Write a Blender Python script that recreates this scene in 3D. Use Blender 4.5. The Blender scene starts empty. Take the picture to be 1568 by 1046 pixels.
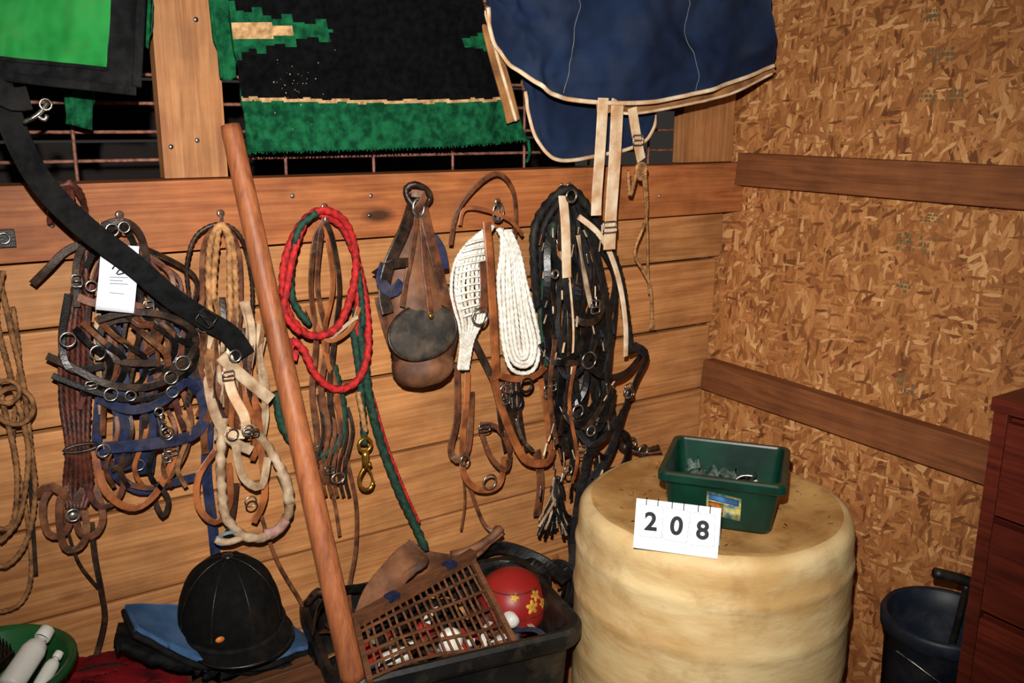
import bpy, math, random
from mathutils import Vector, Matrix, noise
random.seed(7)
SC=bpy.context.scene
# ------------------------------------------------------------------ survey
FPX=1400.0
DX=Vector((0.8351,-0.1266,0.5353)); DY=Vector((-0.5501,-0.2036,0.8099)); DZ=Vector((0.0065,-0.9708,-0.2397))
CY=-1.8; CZ=1.69
def ray(u,v):
    c=Vector((u-784,v-523,FPX)); return Vector((c.dot(DX),c.dot(DY),c.dot(DZ)))
def P(u,v,d=0.0):   # point d metres in front of the back wall
    r=ray(u,v); s=(-CY-d)/r.y
    return Vector((r.x*s,CY+r.y*s,CZ+r.z*s))
def S(u,d=0.05): return (1.8-d)/(1133.9-0.5501*(u-784)-10)
# ------------------------------------------------------------------ materials
def L(c):
    o=[]
    for x in c:
        x/=255.0; o.append(x/12.92 if x<=0.04045 else ((x+0.055)/1.055)**2.4)
    return (o[0],o[1],o[2],1.0)
def newmat(name):
    m=bpy.data.materials.new(name); m.use_nodes=True
    nt=m.node_tree; b=nt.nodes['Principled BSDF']; return m,nt,b
def nd(nt,t,**k):
    n=nt.nodes.new(t)
    for a,v in k.items(): setattr(n,a,v)
    return n
_mc={}
def mat(name,c1,c2=None,scale=30,rough=0.7,bump=0.2,metal=0.0,detail=5,stretch=(1,1,1),island=0.0,spec=0.4,bd=0.002,dirt=None,dsc=8,damt=.6):
    if name in _mc: return _mc[name]
    m,nt,b=newmat(name)
    c2=c2 or tuple(x*0.6 for x in c1)
    tc=nd(nt,'ShaderNodeTexCoord'); mp=nd(nt,'ShaderNodeMapping'); mp.inputs['Scale'].default_value=stretch
    nt.links.new(tc.outputs['Object'],mp.inputs['Vector'])
    n=nd(nt,'ShaderNodeTexNoise'); n.inputs['Scale'].default_value=scale; n.inputs['Detail'].default_value=detail
    nt.links.new(mp.outputs[0],n.inputs['Vector'])
    r=nd(nt,'ShaderNodeValToRGB'); r.color_ramp.elements[0].position=0.36; r.color_ramp.elements[1].position=0.64
    r.color_ramp.elements[0].color=L(c2); r.color_ramp.elements[1].color=L(c1)
    nt.links.new(n.outputs['Fac'],r.inputs['Fac'])
    out=r.outputs['Color']
    if dirt:
        n3=nd(nt,'ShaderNodeTexNoise'); n3.inputs['Scale'].default_value=dsc; n3.inputs['Detail'].default_value=9; n3.inputs['Roughness'].default_value=.65
        nt.links.new(tc.outputs['Object'],n3.inputs['Vector'])
        mr=nd(nt,'ShaderNodeMapRange'); mr.inputs['From Min'].default_value=.5; mr.inputs['From Max'].default_value=.72; mr.inputs['To Max'].default_value=damt; nt.links.new(n3.outputs['Fac'],mr.inputs['Value'])
        mx=nd(nt,'ShaderNodeMixRGB'); nt.links.new(mr.outputs[0],mx.inputs['Fac']); nt.links.new(out,mx.inputs['Color1']); mx.inputs['Color2'].default_value=L(dirt); out=mx.outputs[0]
    if island>0:
        g=nd(nt,'ShaderNodeNewGeometry'); mr=nd(nt,'ShaderNodeMapRange')
        mr.inputs['To Min'].default_value=1-island; mr.inputs['To Max'].default_value=1+island*0.6
        nt.links.new(g.outputs['Random Per Island'],mr.inputs['Value'])
        hs=nd(nt,'ShaderNodeHueSaturation'); nt.links.new(mr.outputs[0],hs.inputs['Value']); nt.links.new(out,hs.inputs['Color']); out=hs.outputs[0]
    nt.links.new(out,b.inputs['Base Color'])
    b.inputs['Roughness'].default_value=rough; b.inputs['Metallic'].default_value=metal
    b.inputs['Specular IOR Level'].default_value=spec
    if bump>0:
        bp=nd(nt,'ShaderNodeBump'); bp.inputs['Strength'].default_value=bump; bp.inputs['Distance'].default_value=bd
        n2=nd(nt,'ShaderNodeTexNoise'); n2.inputs['Scale'].default_value=scale*6; n2.inputs['Detail'].default_value=4
        nt.links.new(mp.outputs[0],n2.inputs['Vector'])
        nt.links.new(n2.outputs['Fac'],bp.inputs['Height']); nt.links.new(bp.outputs[0],b.inputs['Normal'])
    _mc[name]=m; return m
def wood(name,c1,c2,axis='x',island=0.15,rough=0.6,knots=True,dirt=0.3,sc=1.0):
    if name in _mc: return _mc[name]
    m,nt,b=newmat(name)
    tc=nd(nt,'ShaderNodeTexCoord'); mp=nd(nt,'ShaderNodeMapping')
    st={'x':(1.2,14,14),'y':(14,1.2,14),'z':(14,14,1.2)}[axis]
    mp.inputs['Scale'].default_value=tuple(x*sc for x in st)
    g=nd(nt,'ShaderNodeNewGeometry')
    off=nd(nt,'ShaderNodeVectorMath',operation='SCALE'); cx=nd(nt,'ShaderNodeCombineXYZ')
    for i in range(3): nt.links.new(g.outputs['Random Per Island'],cx.inputs[i])
    nt.links.new(cx.outputs[0],off.inputs[0]); off.inputs['Scale'].default_value=7.3
    ad=nd(nt,'ShaderNodeVectorMath',operation='ADD'); nt.links.new(tc.outputs['Object'],ad.inputs[0]); nt.links.new(off.outputs[0],ad.inputs[1])
    nt.links.new(ad.outputs[0],mp.inputs['Vector'])
    n=nd(nt,'ShaderNodeTexNoise'); n.inputs['Scale'].default_value=1.6; n.inputs['Detail'].default_value=6; n.inputs['Distortion'].default_value=0.6
    nt.links.new(mp.outputs[0],n.inputs['Vector'])
    wv=nd(nt,'ShaderNodeMath',operation='MULTIPLY'); wv.inputs[1].default_value=9.0; nt.links.new(n.outputs['Fac'],wv.inputs[0])
    fr=nd(nt,'ShaderNodeMath',operation='PINGPONG'); fr.inputs[1].default_value=1.0; nt.links.new(wv.outputs[0],fr.inputs[0])
    mp2=nd(nt,'ShaderNodeMapping'); st2={'x':(4,160,160),'y':(160,4,160),'z':(160,160,4)}[axis]; mp2.inputs['Scale'].default_value=st2
    nt.links.new(ad.outputs[0],mp2.inputs['Vector'])
    nf=nd(nt,'ShaderNodeTexNoise'); nf.inputs['Scale'].default_value=1.0; nf.inputs['Detail'].default_value=3; nt.links.new(mp2.outputs[0],nf.inputs['Vector'])
    mx=nd(nt,'ShaderNodeMath',operation='MULTIPLY_ADD'); nt.links.new(fr.outputs[0],mx.inputs[0]); mx.inputs[1].default_value=0.32
    m3=nd(nt,'ShaderNodeMath',operation='MULTIPLY'); nt.links.new(nf.outputs['Fac'],m3.inputs[0]); m3.inputs[1].default_value=0.85
    nt.links.new(m3.outputs[0],mx.inputs[2])
    r=nd(nt,'ShaderNodeValToRGB'); r.color_ramp.elements[0].position=0.2; r.color_ramp.elements[1].position=0.85
    r.color_ramp.elements[0].color=L(c1); r.color_ramp.elements[1].color=L(c2)
    nt.links.new(mx.outputs[0],r.inputs['Fac']); out=r.outputs['Color']
    if knots:
        mk=nd(nt,'ShaderNodeMapping'); mk.inputs['Scale'].default_value={'x':(2.2,5,5),'y':(5,2.2,5),'z':(5,5,2.2)}[axis]
        nt.links.new(ad.outputs[0],mk.inputs['Vector'])
        v=nd(nt,'ShaderNodeTexVoronoi'); v.inputs['Scale'].default_value=1.0; nt.links.new(mk.outputs[0],v.inputs['Vector'])
        kr=nd(nt,'ShaderNodeValToRGB'); kr.color_ramp.elements[0].position=0.04; kr.color_ramp.elements[1].position=0.10
        kr.color_ramp.elements[0].color=(1,1,1,1); kr.color_ramp.elements[1].color=(0,0,0,1)
        nt.links.new(v.outputs['Distance'],kr.inputs['Fac'])
        mm=nd(nt,'ShaderNodeMixRGB'); nt.links.new(kr.outputs[0],mm.inputs['Fac']); nt.links.new(out,mm.inputs['Color1']); mm.inputs['Color2'].default_value=L(tuple(x*0.5 for x in c2)); out=mm.outputs[0]
    nl=nd(nt,'ShaderNodeTexNoise'); nl.inputs['Scale'].default_value=5; nl.inputs['Detail'].default_value=9; nl.inputs['Roughness'].default_value=.62; nt.links.new(ad.outputs[0],nl.inputs['Vector'])
    mr=nd(nt,'ShaderNodeMapRange'); mr.inputs['From Min'].default_value=0.35; mr.inputs['From Max'].default_value=0.6; mr.inputs['To Min'].default_value=1-dirt; mr.inputs['To Max'].default_value=1.0
    nt.links.new(nl.outputs['Fac'],mr.inputs['Value'])
    ri=nd(nt,'ShaderNodeMapRange'); ri.inputs['To Min'].default_value=1-island; ri.inputs['To Max'].default_value=1+island*0.5
    nt.links.new(g.outputs['Random Per Island'],ri.inputs['Value'])
    ml=nd(nt,'ShaderNodeMath',operation='MULTIPLY'); nt.links.new(mr.outputs[0],ml.inputs[0]); nt.links.new(ri.outputs[0],ml.inputs[1])
    hs=nd(nt,'ShaderNodeHueSaturation'); nt.links.new(ml.outputs[0],hs.inputs['Value']); nt.links.new(out,hs.inputs['Color'])
    nt.links.new(hs.outputs[0],b.inputs['Base Color']); b.inputs['Roughness'].default_value=rough; b.inputs['Specular IOR Level'].default_value=0.3
    bp=nd(nt,'ShaderNodeBump'); bp.inputs['Strength'].default_value=0.35; bp.inputs['Distance'].default_value=0.002
    nt.links.new(mx.outputs[0],bp.inputs['Height']); nt.links.new(bp.outputs[0],b.inputs['Normal'])
    _mc[name]=m; return m
def osb():
    m,nt,b=newmat('osb_board')
    tc=nd(nt,'ShaderNodeTexCoord'); sp=nd(nt,'ShaderNodeSeparateXYZ'); nt.links.new(tc.outputs['Object'],sp.inputs[0])
    cb=nd(nt,'ShaderNodeCombineXYZ'); nt.links.new(sp.outputs['Y'],cb.inputs[0]); nt.links.new(sp.outputs['Z'],cb.inputs[1])
    dn=nd(nt,'ShaderNodeTexNoise'); dn.inputs['Scale'].default_value=55; dn.inputs['Detail'].default_value=4; nt.links.new(cb.outputs[0],dn.inputs['Vector'])
    ds=nd(nt,'ShaderNodeVectorMath',operation='MULTIPLY_ADD'); nt.links.new(dn.outputs['Color'],ds.inputs[0]); ds.inputs[1].default_value=(0.009,0.009,0); nt.links.new(cb.outputs[0],ds.inputs[2])
    n0=nd(nt,'ShaderNodeTexNoise'); n0.inputs['Scale'].default_value=60; n0.inputs['Detail'].default_value=6; nt.links.new(cb.outputs[0],n0.inputs['Vector'])
    r0=nd(nt,'ShaderNodeValToRGB'); r0.color_ramp.elements[0].position=.35; r0.color_ramp.elements[1].position=.65
    r0.color_ramp.elements[0].color=L((128,80,42)); r0.color_ramp.elements[1].color=L((168,110,62)); nt.links.new(n0.outputs['Fac'],r0.inputs['Fac'])
    cur=r0.outputs[0]; hgt=None
    specs=[(80,10,42,.3),(15,11,46,.4),(-55,11,46,.42),(50,12,52,.45),(100,11,52,.45),(-78,12,56,.5),(-20,13,62,.52),(118,14,68,.55),(70,18,84,.58),(35,22,98,.62),(92,24,110,.62),(5,26,125,.66)]
    for k,(ang,sx,sy,th) in enumerate(specs):
        m1=nd(nt,'ShaderNodeMapping'); m1.inputs['Rotation'].default_value=(0,0,math.radians(ang)); m1.inputs['Location'].default_value=(k*3.1,k*1.7,0)
        nt.links.new(ds.outputs[0],m1.inputs['Vector'])
        m2=nd(nt,'ShaderNodeMapping'); m2.inputs['Scale'].default_value=(sx,sy,1); nt.links.new(m1.outputs[0],m2.inputs['Vector'])
        v=nd(nt,'ShaderNodeTexVoronoi'); v.voronoi_dimensions='2D'; v.inputs['Scale'].default_value=1; nt.links.new(m2.outputs[0],v.inputs['Vector'])
        s=nd(nt,'ShaderNodeSeparateColor'); nt.links.new(v.outputs['Color'],s.inputs[0])
        gt=nd(nt,'ShaderNodeMath',operation='GREATER_THAN'); gt.inputs[1].default_value=th+.12; nt.links.new(s.outputs[0],gt.inputs[0])
        lt=nd(nt,'ShaderNodeMapRange'); lt.inputs['From Min'].default_value=.58; lt.inputs['From Max'].default_value=.5; nt.links.new(v.outputs['Distance'],lt.inputs['Value'])
        mk=nd(nt,'ShaderNodeMath',operation='MULTIPLY'); nt.links.new(gt.outputs[0],mk.inputs[0]); nt.links.new(lt.outputs[0],mk.inputs[1])
        r=nd(nt,'ShaderNodeValToRGB'); cr=r.color_ramp
        cr.elements[0].position=0; cr.elements[0].color=L((110,64,34)); cr.elements[1].position=1; cr.elements[1].color=L((218,166,110))
        e=cr.elements.new(.14); e.color=L((148,92,50)); e=cr.elements.new(.5); e.color=L((172,112,62)); e=cr.elements.new(.85); e.color=L((192,132,78))
        nt.links.new(s.outputs[1],r.inputs['Fac'])
        m4=nd(nt,'ShaderNodeMapping'); m4.inputs['Scale'].default_value=(12,420,1); nt.links.new(m1.outputs[0],m4.inputs['Vector'])
        ng=nd(nt,'ShaderNodeTexNoise'); ng.inputs['Scale'].default_value=1; ng.inputs['Detail'].default_value=2; nt.links.new(m4.outputs[0],ng.inputs['Vector'])
        mg=nd(nt,'ShaderNodeMapRange'); mg.inputs['From Min'].default_value=.3; mg.inputs['From Max'].default_value=.7; mg.inputs['To Min'].default_value=.74; mg.inputs['To Max'].default_value=1.12; nt.links.new(ng.outputs['Fac'],mg.inputs['Value'])
        hs=nd(nt,'ShaderNodeHueSaturation'); nt.links.new(mg.outputs[0],hs.inputs['Value']); nt.links.new(r.outputs[0],hs.inputs['Color'])
        mx=nd(nt,'ShaderNodeMixRGB'); nt.links.new(mk.outputs[0],mx.inputs['Fac']); nt.links.new(cur,mx.inputs['Color1']); nt.links.new(hs.outputs[0],mx.inputs['Color2'])
        cur=mx.outputs[0]
        a=nd(nt,'ShaderNodeMath',operation='MULTIPLY'); nt.links.new(mk.outputs[0],a.inputs[0]); nt.links.new(s.outputs[2],a.inputs[1])
        if hgt is None: hgt=a.outputs[0]
        else:
            q=nd(nt,'ShaderNodeMath',operation='ADD'); nt.links.new(hgt,q.inputs[0]); nt.links.new(a.outputs[0],q.inputs[1]); hgt=q.outputs[0]
    nt.links.new(cur,b.inputs['Base Color']); b.inputs['Roughness'].default_value=.6; b.inputs['Specular IOR Level'].default_value=.3
    bp=nd(nt,'ShaderNodeBump'); bp.inputs['Strength'].default_value=.3; bp.inputs['Distance'].default_value=.0015
    nt.links.new(hgt,bp.inputs['Height']); nt.links.new(bp.outputs[0],b.inputs['Normal'])
    return m
# ------------------------------------------------------------------ builder
class B:
    def __init__(s,name): s.name=name; s.v=[]; s.f=[]; s.fm=[]; s.sm=[]; s.mats=[]
    def mi(s,m):
        if m not in s.mats: s.mats.append(m)
        return s.mats.index(m)
    def add(s,vs,fs,m,smooth=True):
        o=len(s.v); s.v+= [Vector(x) for x in vs]
        ml=m if isinstance(m,list) else None
        for i,f in enumerate(fs):
            s.f.append([a+o for a in f]); s.fm.append(s.mi(ml[i] if ml else m)); s.sm.append(smooth)
    def finish(s,bevel=0,seg=2):
        me=bpy.data.meshes.new(s.name)
        lo=Vector((min(v.x for v in s.v),min(v.y for v in s.v),min(v.z for v in s.v)))
        hi=Vector((max(v.x for v in s.v),max(v.y for v in s.v),max(v.z for v in s.v)))
        o=Vector(((lo.x+hi.x)/2,(lo.y+hi.y)/2,lo.z))
        me.from_pydata([tuple(v-o) for v in s.v],[],s.f)
        for m in s.mats: me.materials.append(m)
        me.polygons.foreach_set('material_index',s.fm); me.polygons.foreach_set('use_smooth',s.sm)
        me.update()
        ob=bpy.data.objects.new(s.name,me); ob.location=o; SC.collection.objects.link(ob)
        if bevel:
            md=ob.modifiers.new('bevel','BEVEL'); md.width=bevel; md.segments=seg; md.limit_method='ANGLE'
        return ob
    def box(s,c,size,m,rot=None,smooth=False):
        hx,hy,hz=[a/2 for a in size]; R=rot or Matrix.Identity(3); c=Vector(c)
        vs=[c+R@Vector((x,y,z)) for x in(-hx,hx) for y in(-hy,hy) for z in(-hz,hz)]
        fs=[(0,1,3,2),(4,6,7,5),(0,4,5,1),(2,3,7,6),(0,2,6,4),(1,5,7,3)]
        s.add(vs,fs,m,smooth)
    def beam(s,a,b,w,t,m,up=(0,0,1)):
        a=Vector(a); b=Vector(b); T=(b-a); ln=T.length; T.normalize(); N=Vector(up); Bn=T.cross(N)
        if Bn.length<1e-3: Bn=T.cross(Vector((0,1,0)))
        Bn.normalize(); N=Bn.cross(T)
        R=Matrix((T,Bn,N)).transposed()
        s.box((a+b)/2,(ln,w,t),m,R)
    def lathe(s,prof,c,m,axis=(0,0,1),n=48,ref=(1,0,0),sx=1,sy=1,cap=True,wob=0):
        A=Vector(axis).normalized(); X=Vector(ref); X=(X-A*X.dot(A))
        if X.length<1e-3: X=Vector((0,1,0))-A*A.y
        X.normalize(); Y=A.cross(X); c=Vector(c); vs=[];fs=[]
        for r,h in prof:
            for k in range(n):
                a=2*math.pi*k/n
                rr=r; hh=h
                if wob:
                    rr=r*(1+wob*noise.noise(Vector((math.cos(a)*1.8,math.sin(a)*1.8,h*4)))+wob*.35*noise.noise(Vector((math.cos(a)*6,math.sin(a)*6,h*14))))
                    if h>.5: hh=h+.006*noise.noise(Vector((math.cos(a)*2.4*r*4,math.sin(a)*2.4*r*4,5)))*min(1,r/.1)
                vs.append(c+A*hh+X*(rr*math.cos(a)*sx)+Y*(rr*math.sin(a)*sy))
        for i in range(len(prof)-1):
            for k in range(n):
                k2=(k+1)%n; fs.append((i*n+k,i*n+k2,(i+1)*n+k2,(i+1)*n+k))
        if cap:
            fs.append(tuple(range(n))[::-1]); fs.append(tuple((len(prof)-1)*n+k for k in range(n)))
        s.add(vs,fs,m)
    def ell(s,c,r,m,rot=None,n=24,k=14):
        R=rot or Matrix.Identity(3); c=Vector(c); vs=[];fs=[]
        for i in range(k+1):
            t=math.pi*i/k
            for j in range(n):
                a=2*math.pi*j/n
                vs.append(c+R@Vector((r[0]*math.sin(t)*math.cos(a),r[1]*math.sin(t)*math.sin(a),r[2]*math.cos(t))))
        for i in range(k):
            for j in range(n):
                j2=(j+1)%n; fs.append((i*n+j,(i+1)*n+j,(i+1)*n+j2,i*n+j2))
        s.add(vs,fs,m)
    def sweep(s,pts,m,w,t=None,kind='round',closed=False,up=(0,-1,0),step=None,taper=None,twist=0.0,smoothpath=True):
        pts=[Vector(p) for p in pts]
        path=crom(pts,closed,8) if smoothpath else pts
        if step is None: step=max(w*0.5,0.004) if kind=='rope' else max(min(w*0.8,0.012),0.005)
        path=resample(path,step,closed)
        n=len(path)
        if n<2: return
        U=Vector(up); prev=None; L0=0
        sides={'round':8,'rope':12,'strap':8}[kind]
        vs=[]
        for i,p in enumerate(path):
            if closed: T=path[(i+1)%n]-path[i-1]
            else: T=path[min(i+1,n-1)]-path[max(i-1,0)]
            if T.length<1e-9: T=Vector((0,0,1))
            T.normalize(); Bn=T.cross(U)
            if Bn.length<0.15: Bn=prev if prev is not None else T.cross(Vector((1,0,0.3)))
            Bn=Bn-T*Bn.dot(T); Bn.normalize()
            prev=Bn; N=Bn.cross(T)
            q=i/(n-1) if n>1 else 0
            tp=taper(q) if taper else 1.0
            if twist:
                a=twist*math.sin(q*6.0); Bn,N=Bn*math.cos(a)+N*math.sin(a),N*math.cos(a)-Bn*math.sin(a)
            if kind=='strap':
                a=w/2*tp; b=(t or 0.003)/2; e=min(b*0.8,a*.3)
                sec=[(-a+e,-b),(a-e,-b),(a,-b+e*.6),(a,b-e*.6),(a-e,b),(-a+e,b),(-a,b-e*.6),(-a,-b+e*.6)]
                vs+=[p+Bn*x+N*y for x,y in sec]
            else:
                r=w/2*tp; b=(t/2 if t else w/2)*tp
                for k in range(sides):
                    an=2*math.pi*k/sides
                    f=1.0
                    if kind=='rope': f=1+0.2*math.cos(3*an-L0*2.2/(w/2))
                    vs.append(p+Bn*(r*f*math.cos(an))+N*(b*f*math.sin(an)))
            if i<n-1: L0+=(path[i+1]-p).length
        fs=[]
        for i in range(n if closed else n-1):
            i2=(i+1)%n
            for k in range(sides):
                k2=(k+1)%sides; fs.append((i*sides+k,i*sides+k2,i2*sides+k2,i2*sides+k))
        if not closed:
            fs.append(tuple(range(sides))[::-1]); fs.append(tuple((n-1)*sides+k for k in range(sides)))
        s.add(vs,fs,m,kind!='strap')
    def px(s,pts,m,w,d=0.05,**k):
        us=[p[0] for p in pts]; sc=S(sum(us)/len(us),d)
        Q=[P(p[0],p[1],p[2] if len(p)>2 else d) for p in pts]
        s.sweep(Q,m,w*sc,**k)
    def strap(s,pts,m,w,d=0.05,t=0.003,**k): s.px(pts,m,w,d,kind='strap',t=t,**k)
    def rope(s,pts,m,w,d=0.05,**k): s.px(pts,m,w,d,kind='rope',**k)
    def ring(s,u,v,r,m,d=0.06,w=3,ry=None,ang=0,tilt=0):
        sc=S(u,d); c=P(u,v,d); ry=ry or r; pts=[]
        for k in range(20):
            a=2*math.pi*k/20; x=r*sc*math.cos(a); z=ry*sc*math.sin(a)
            x,z=x*math.cos(ang)-z*math.sin(ang),x*math.sin(ang)+z*math.cos(ang)
            pts.append(c+Vector((x*math.cos(tilt),x*math.sin(tilt),z)))
        s.sweep(pts,m,w*sc,closed=True,smoothpath=False)
    def buckle(s,u,v,w,h,m,d=0.06,ang=0):
        sc=S(u,d); c=P(u,v,d); pts=[]
        for x,z in [(-1,-.8),(-1,0),(-1,.8),(-.8,1),(0,1),(.8,1),(1,.8),(1,0),(1,-.8),(.8,-1),(0,-1),(-.8,-1)]:
            x*=w*sc/2; z*=h*sc/2
            pts.append(c+Vector((x*math.cos(ang)-z*math.sin(ang),0,x*math.sin(ang)+z*math.cos(ang))))
        s.sweep(pts,m,2.6*sc,closed=True,smoothpath=False)
        s.sweep([pts[1],c+Vector((0,-.003,0)),pts[7]],m,2.2*sc)
    def snap(s,u,v,m,d=0.07,sz=1.0,ang=0.0):
        sc=S(u,d)*sz; c=P(u,v,d)
        def q(x,z,y=0): return c+Vector(((x*math.cos(ang)-z*math.sin(ang))*sc,y,(x*math.sin(ang)+z*math.cos(ang))*sc))
        s.sweep([q(8*math.cos(a),28+8*math.sin(a)) for a in [k*math.pi/6 for k in range(12)]],m,4*sc,closed=True)
        s.sweep([q(0,20),q(0,8),q(0,0)],m,9*sc)
        s.sweep([q(0,2),q(-6,-6),q(-9,-16),q(-4,-26),q(5,-27),q(9,-19)],m,5*sc)
        s.sweep([q(1,2),q(6,-8),q(9,-20)],m,3*sc)
        s.ell(q(4,4,-.004),(3*sc,3*sc,3*sc),m,n=10,k=6)
    def sheet(s,G,m,th=0.006,back=None,matf=None):
        ni=len(G); nj=len(G[0]); vs=[];N=[]
        for i in range(ni):
            for j in range(nj):
                a=G[min(i+1,ni-1)][j]-G[max(i-1,0)][j]; b=G[i][min(j+1,nj-1)]-G[i][max(j-1,0)]
                n=a.cross(b); n=n.normalized() if n.length>1e-12 else Vector((0,-1,0))
                if n.y>0 and abs(n.y)>.2: n=-n
                N.append(n); vs.append(G[i][j])
        vs+= [vs[k]-N[k]*th for k in range(ni*nj)]
        fs=[];ms=[];o=ni*nj
        for i in range(ni-1):
            for j in range(nj-1):
                mm=matf((i+.5)/(ni-1),(j+.5)/(nj-1)) if matf else m
                f=(i*nj+j,(i+1)*nj+j,(i+1)*nj+j+1,i*nj+j+1)
                fs.append(f); ms.append(mm); fs.append(tuple(x+o for x in f[::-1])); ms.append(back or mm)
        def e(a,b): fs.append((a,b,b+o,a+o)); ms.append(back or m)
        for i in range(ni-1): e(i*nj,(i+1)*nj); e(i*nj+nj-1,(i+1)*nj+nj-1)
        for j in range(nj-1): e(j,j+1); e((ni-1)*nj+j,(ni-1)*nj+j+1)
        s.add(vs,fs,ms)
def crom(pts,closed,k):
    n=len(pts); out=[]
    if n<3 and not closed: return [pts[0].lerp(pts[-1],i/k) for i in range(k+1)]
    for i in range(n if closed else n-1):
        if closed: p0,p1,p2,p3=pts[i-1],pts[i],pts[(i+1)%n],pts[(i+2)%n]
        else: p0,p1,p2,p3=pts[max(i-1,0)],pts[i],pts[i+1],pts[min(i+2,n-1)]
        for j in range(k):
            t=j/k; out.append(0.5*((2*p1)+(p2-p0)*t+(2*p0-5*p1+4*p2-p3)*t*t+(3*p1-p0-3*p2+p3)*t**3))
    if not closed: out.append(pts[-1].copy())
    return out
def resample(path,step,closed):
    pp=path+[path[0]] if closed else path
    ln=[0]
    for a,b in zip(pp,pp[1:]): ln.append(ln[-1]+(b-a).length)
    tot=ln[-1]; n=max(2,min(900,int(tot/step)+1)); out=[]; k=0
    for i in range(n if closed else n+1):
        x=tot*i/n
        while k<len(ln)-2 and ln[k+1]<x: k+=1
        sg=ln[k+1]-ln[k]; out.append(pp[k].lerp(pp[k+1],(x-ln[k])/sg if sg>1e-9 else 0))
    return out
def curve_at(pts,t):
    x=t*(len(pts)-1); i=min(int(x),len(pts)-2); f=x-i
    p0,p1,p2,p3=pts[max(i-1,0)],pts[i],pts[i+1],pts[min(i+2,len(pts)-1)]
    return 0.5*((2*p1)+(p2-p0)*f+(2*p0-5*p1+4*p2-p3)*f*f+(3*p1-p0-3*p2+p3)*f**3)
def curtain(top,bot,ns,nt,amp=0.01,fq=9,seed=0,hf=.35):
    T=[P(*p) for p in top]; Bt=[P(*p) for p in bot]; G=[]
    for i in range(ns):
        s=i/(ns-1); a=curve_at(T,s); b=curve_at(Bt,s); row=[]
        for j in range(nt):
            t=j/(nt-1); p=a.lerp(b,t)
            p.y+=amp*(noise.noise(Vector((s*fq,t*2.2,seed)))+hf*noise.noise(Vector((s*fq*3,t*7,seed+5))))*(.3+.7*t)
            row.append(p)
        G.append(row)
    return G
# ------------------------------------------------------------------ palette
M_plank=wood('pine_plank',(206,146,90),(162,104,58),'x',island=.14,dirt=.35)
M_board=wood('pine_board',(196,122,70),(150,82,42),'x',island=.08,dirt=.4)
M_stud=wood('pine_stud',(190,134,84),(148,94,54),'z',island=.05,dirt=.35)
M_rail=wood('fir_rail',(154,94,54),(112,64,36),'y',island=.08,dirt=.35)
M_handle=wood('handle_wood',(176,108,66),(132,72,42),'z',island=0,knots=False,dirt=.3,rough=.5)
M_cab=wood('cabinet_red_stain',(118,46,30),(74,26,18),'y',island=.15,knots=False,rough=.4)
M_dark=wood('dark_boards',(46,28,18),(24,15,10),'x',island=.2)
M_wire=mat('rusty_wire',(146,96,78),(90,56,46),80,.6,.3,metal=.2)
M_steel=mat('steel',(190,186,178),(96,90,84),60,.3,.1,metal=.9)
M_brass=mat('brass',(205,160,70),(150,105,40),60,.3,.1,metal=.9)
M_lea=mat('leather_brown',(112,64,38),(56,32,20),35,.5,.25,dirt=(150,112,76),dsc=30,damt=.5)
M_leo=mat('leather_tan',(164,96,52),(106,56,30),25,.42,.2,dirt=(70,42,28),dsc=20,damt=.7)
M_led=mat('leather_dark',(52,35,26),(20,15,12),40,.4,.25,dirt=(110,84,60),dsc=30,damt=.35)
M_lerd=mat('leather_oxblood',(92,46,34),(46,24,18),50,.5,.25)
M_blk=mat('black_webbing',(24,24,24),(9,9,9),90,.6,.4,dirt=(84,72,56),dsc=24,damt=.3,spec=.25)
M_blkc=mat('black_binding',(20,21,22),(9,9,10),60,.8,.4,dirt=(46,42,38),dsc=12,damt=.35,spec=.12)
M_blks=mat('black_leather',(22,21,21),(7,7,7),50,.33,.2,dirt=(74,62,50),dsc=26,damt=.3)
M_navy=mat('blue_nylon',(34,44,78),(21,26,48),60,.65,.3,dirt=(86,74,62),dsc=18,damt=.5,spec=.2)
M_tan=mat('tan_rope',(184,134,84),(120,82,46),60,.8,.4)
M_tand=mat('weathered_rope',(150,104,62),(88,58,34),60,.85,.4)
M_tanp=mat('pale_strap',(190,166,136),(132,102,72),30,.75,.3,dirt=(96,70,46),dsc=18,damt=.6)
M_red=mat('red_rope',(194,30,28),(120,14,16),90,.75,.4)
M_grn=mat('dark_green_rope',(26,66,48),(12,36,28),90,.75,.4)
M_wht=mat('white_cord',(240,237,228),(206,199,184),60,.9,.5,spec=.15)
M_whp=mat('white_plastic',(226,226,218),(206,204,196),8,.4,.05)
M_cream=mat('cream_web',(226,206,176),(190,148,106),22,.75,.3,dirt=(160,96,54),dsc=14,damt=.55)
M_bgrn=mat('bright_green_cloth',(36,140,62),(19,104,42),9,.75,.3,dirt=(56,84,42),dsc=9,damt=.75,spec=.15)
M_kgrn=mat('kelly_wool',(24,92,56),(10,54,34),60,.95,.6,bd=.004,spec=.05)
M_kblk=mat('black_wool',(14,14,15),(6,6,7),70,.95,.6,bd=.004,spec=.05)
M_ktan=mat('tan_wool',(200,162,114),(146,110,74),80,.95,.6,bd=.004,spec=.05)
M_navyc=mat('navy_canvas',(28,43,70),(19,30,52),6,.8,.3,dirt=(48,52,60),dsc=7,damt=.6,spec=.12)
M_lin=mat('tan_lining',(160,112,68),(104,70,42),16,.9,.4,spec=.1)
M_paper=mat('white_paper',(232,234,240),(216,220,228),8,.6,0)
M_ink=mat('black_ink',(18,18,22),(12,12,14),10,.5,0)
M_pl=mat('black_plastic',(26,25,24),(11,11,10),12,.45,.15,dirt=(100,84,64),dsc=14,damt=.3)
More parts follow.
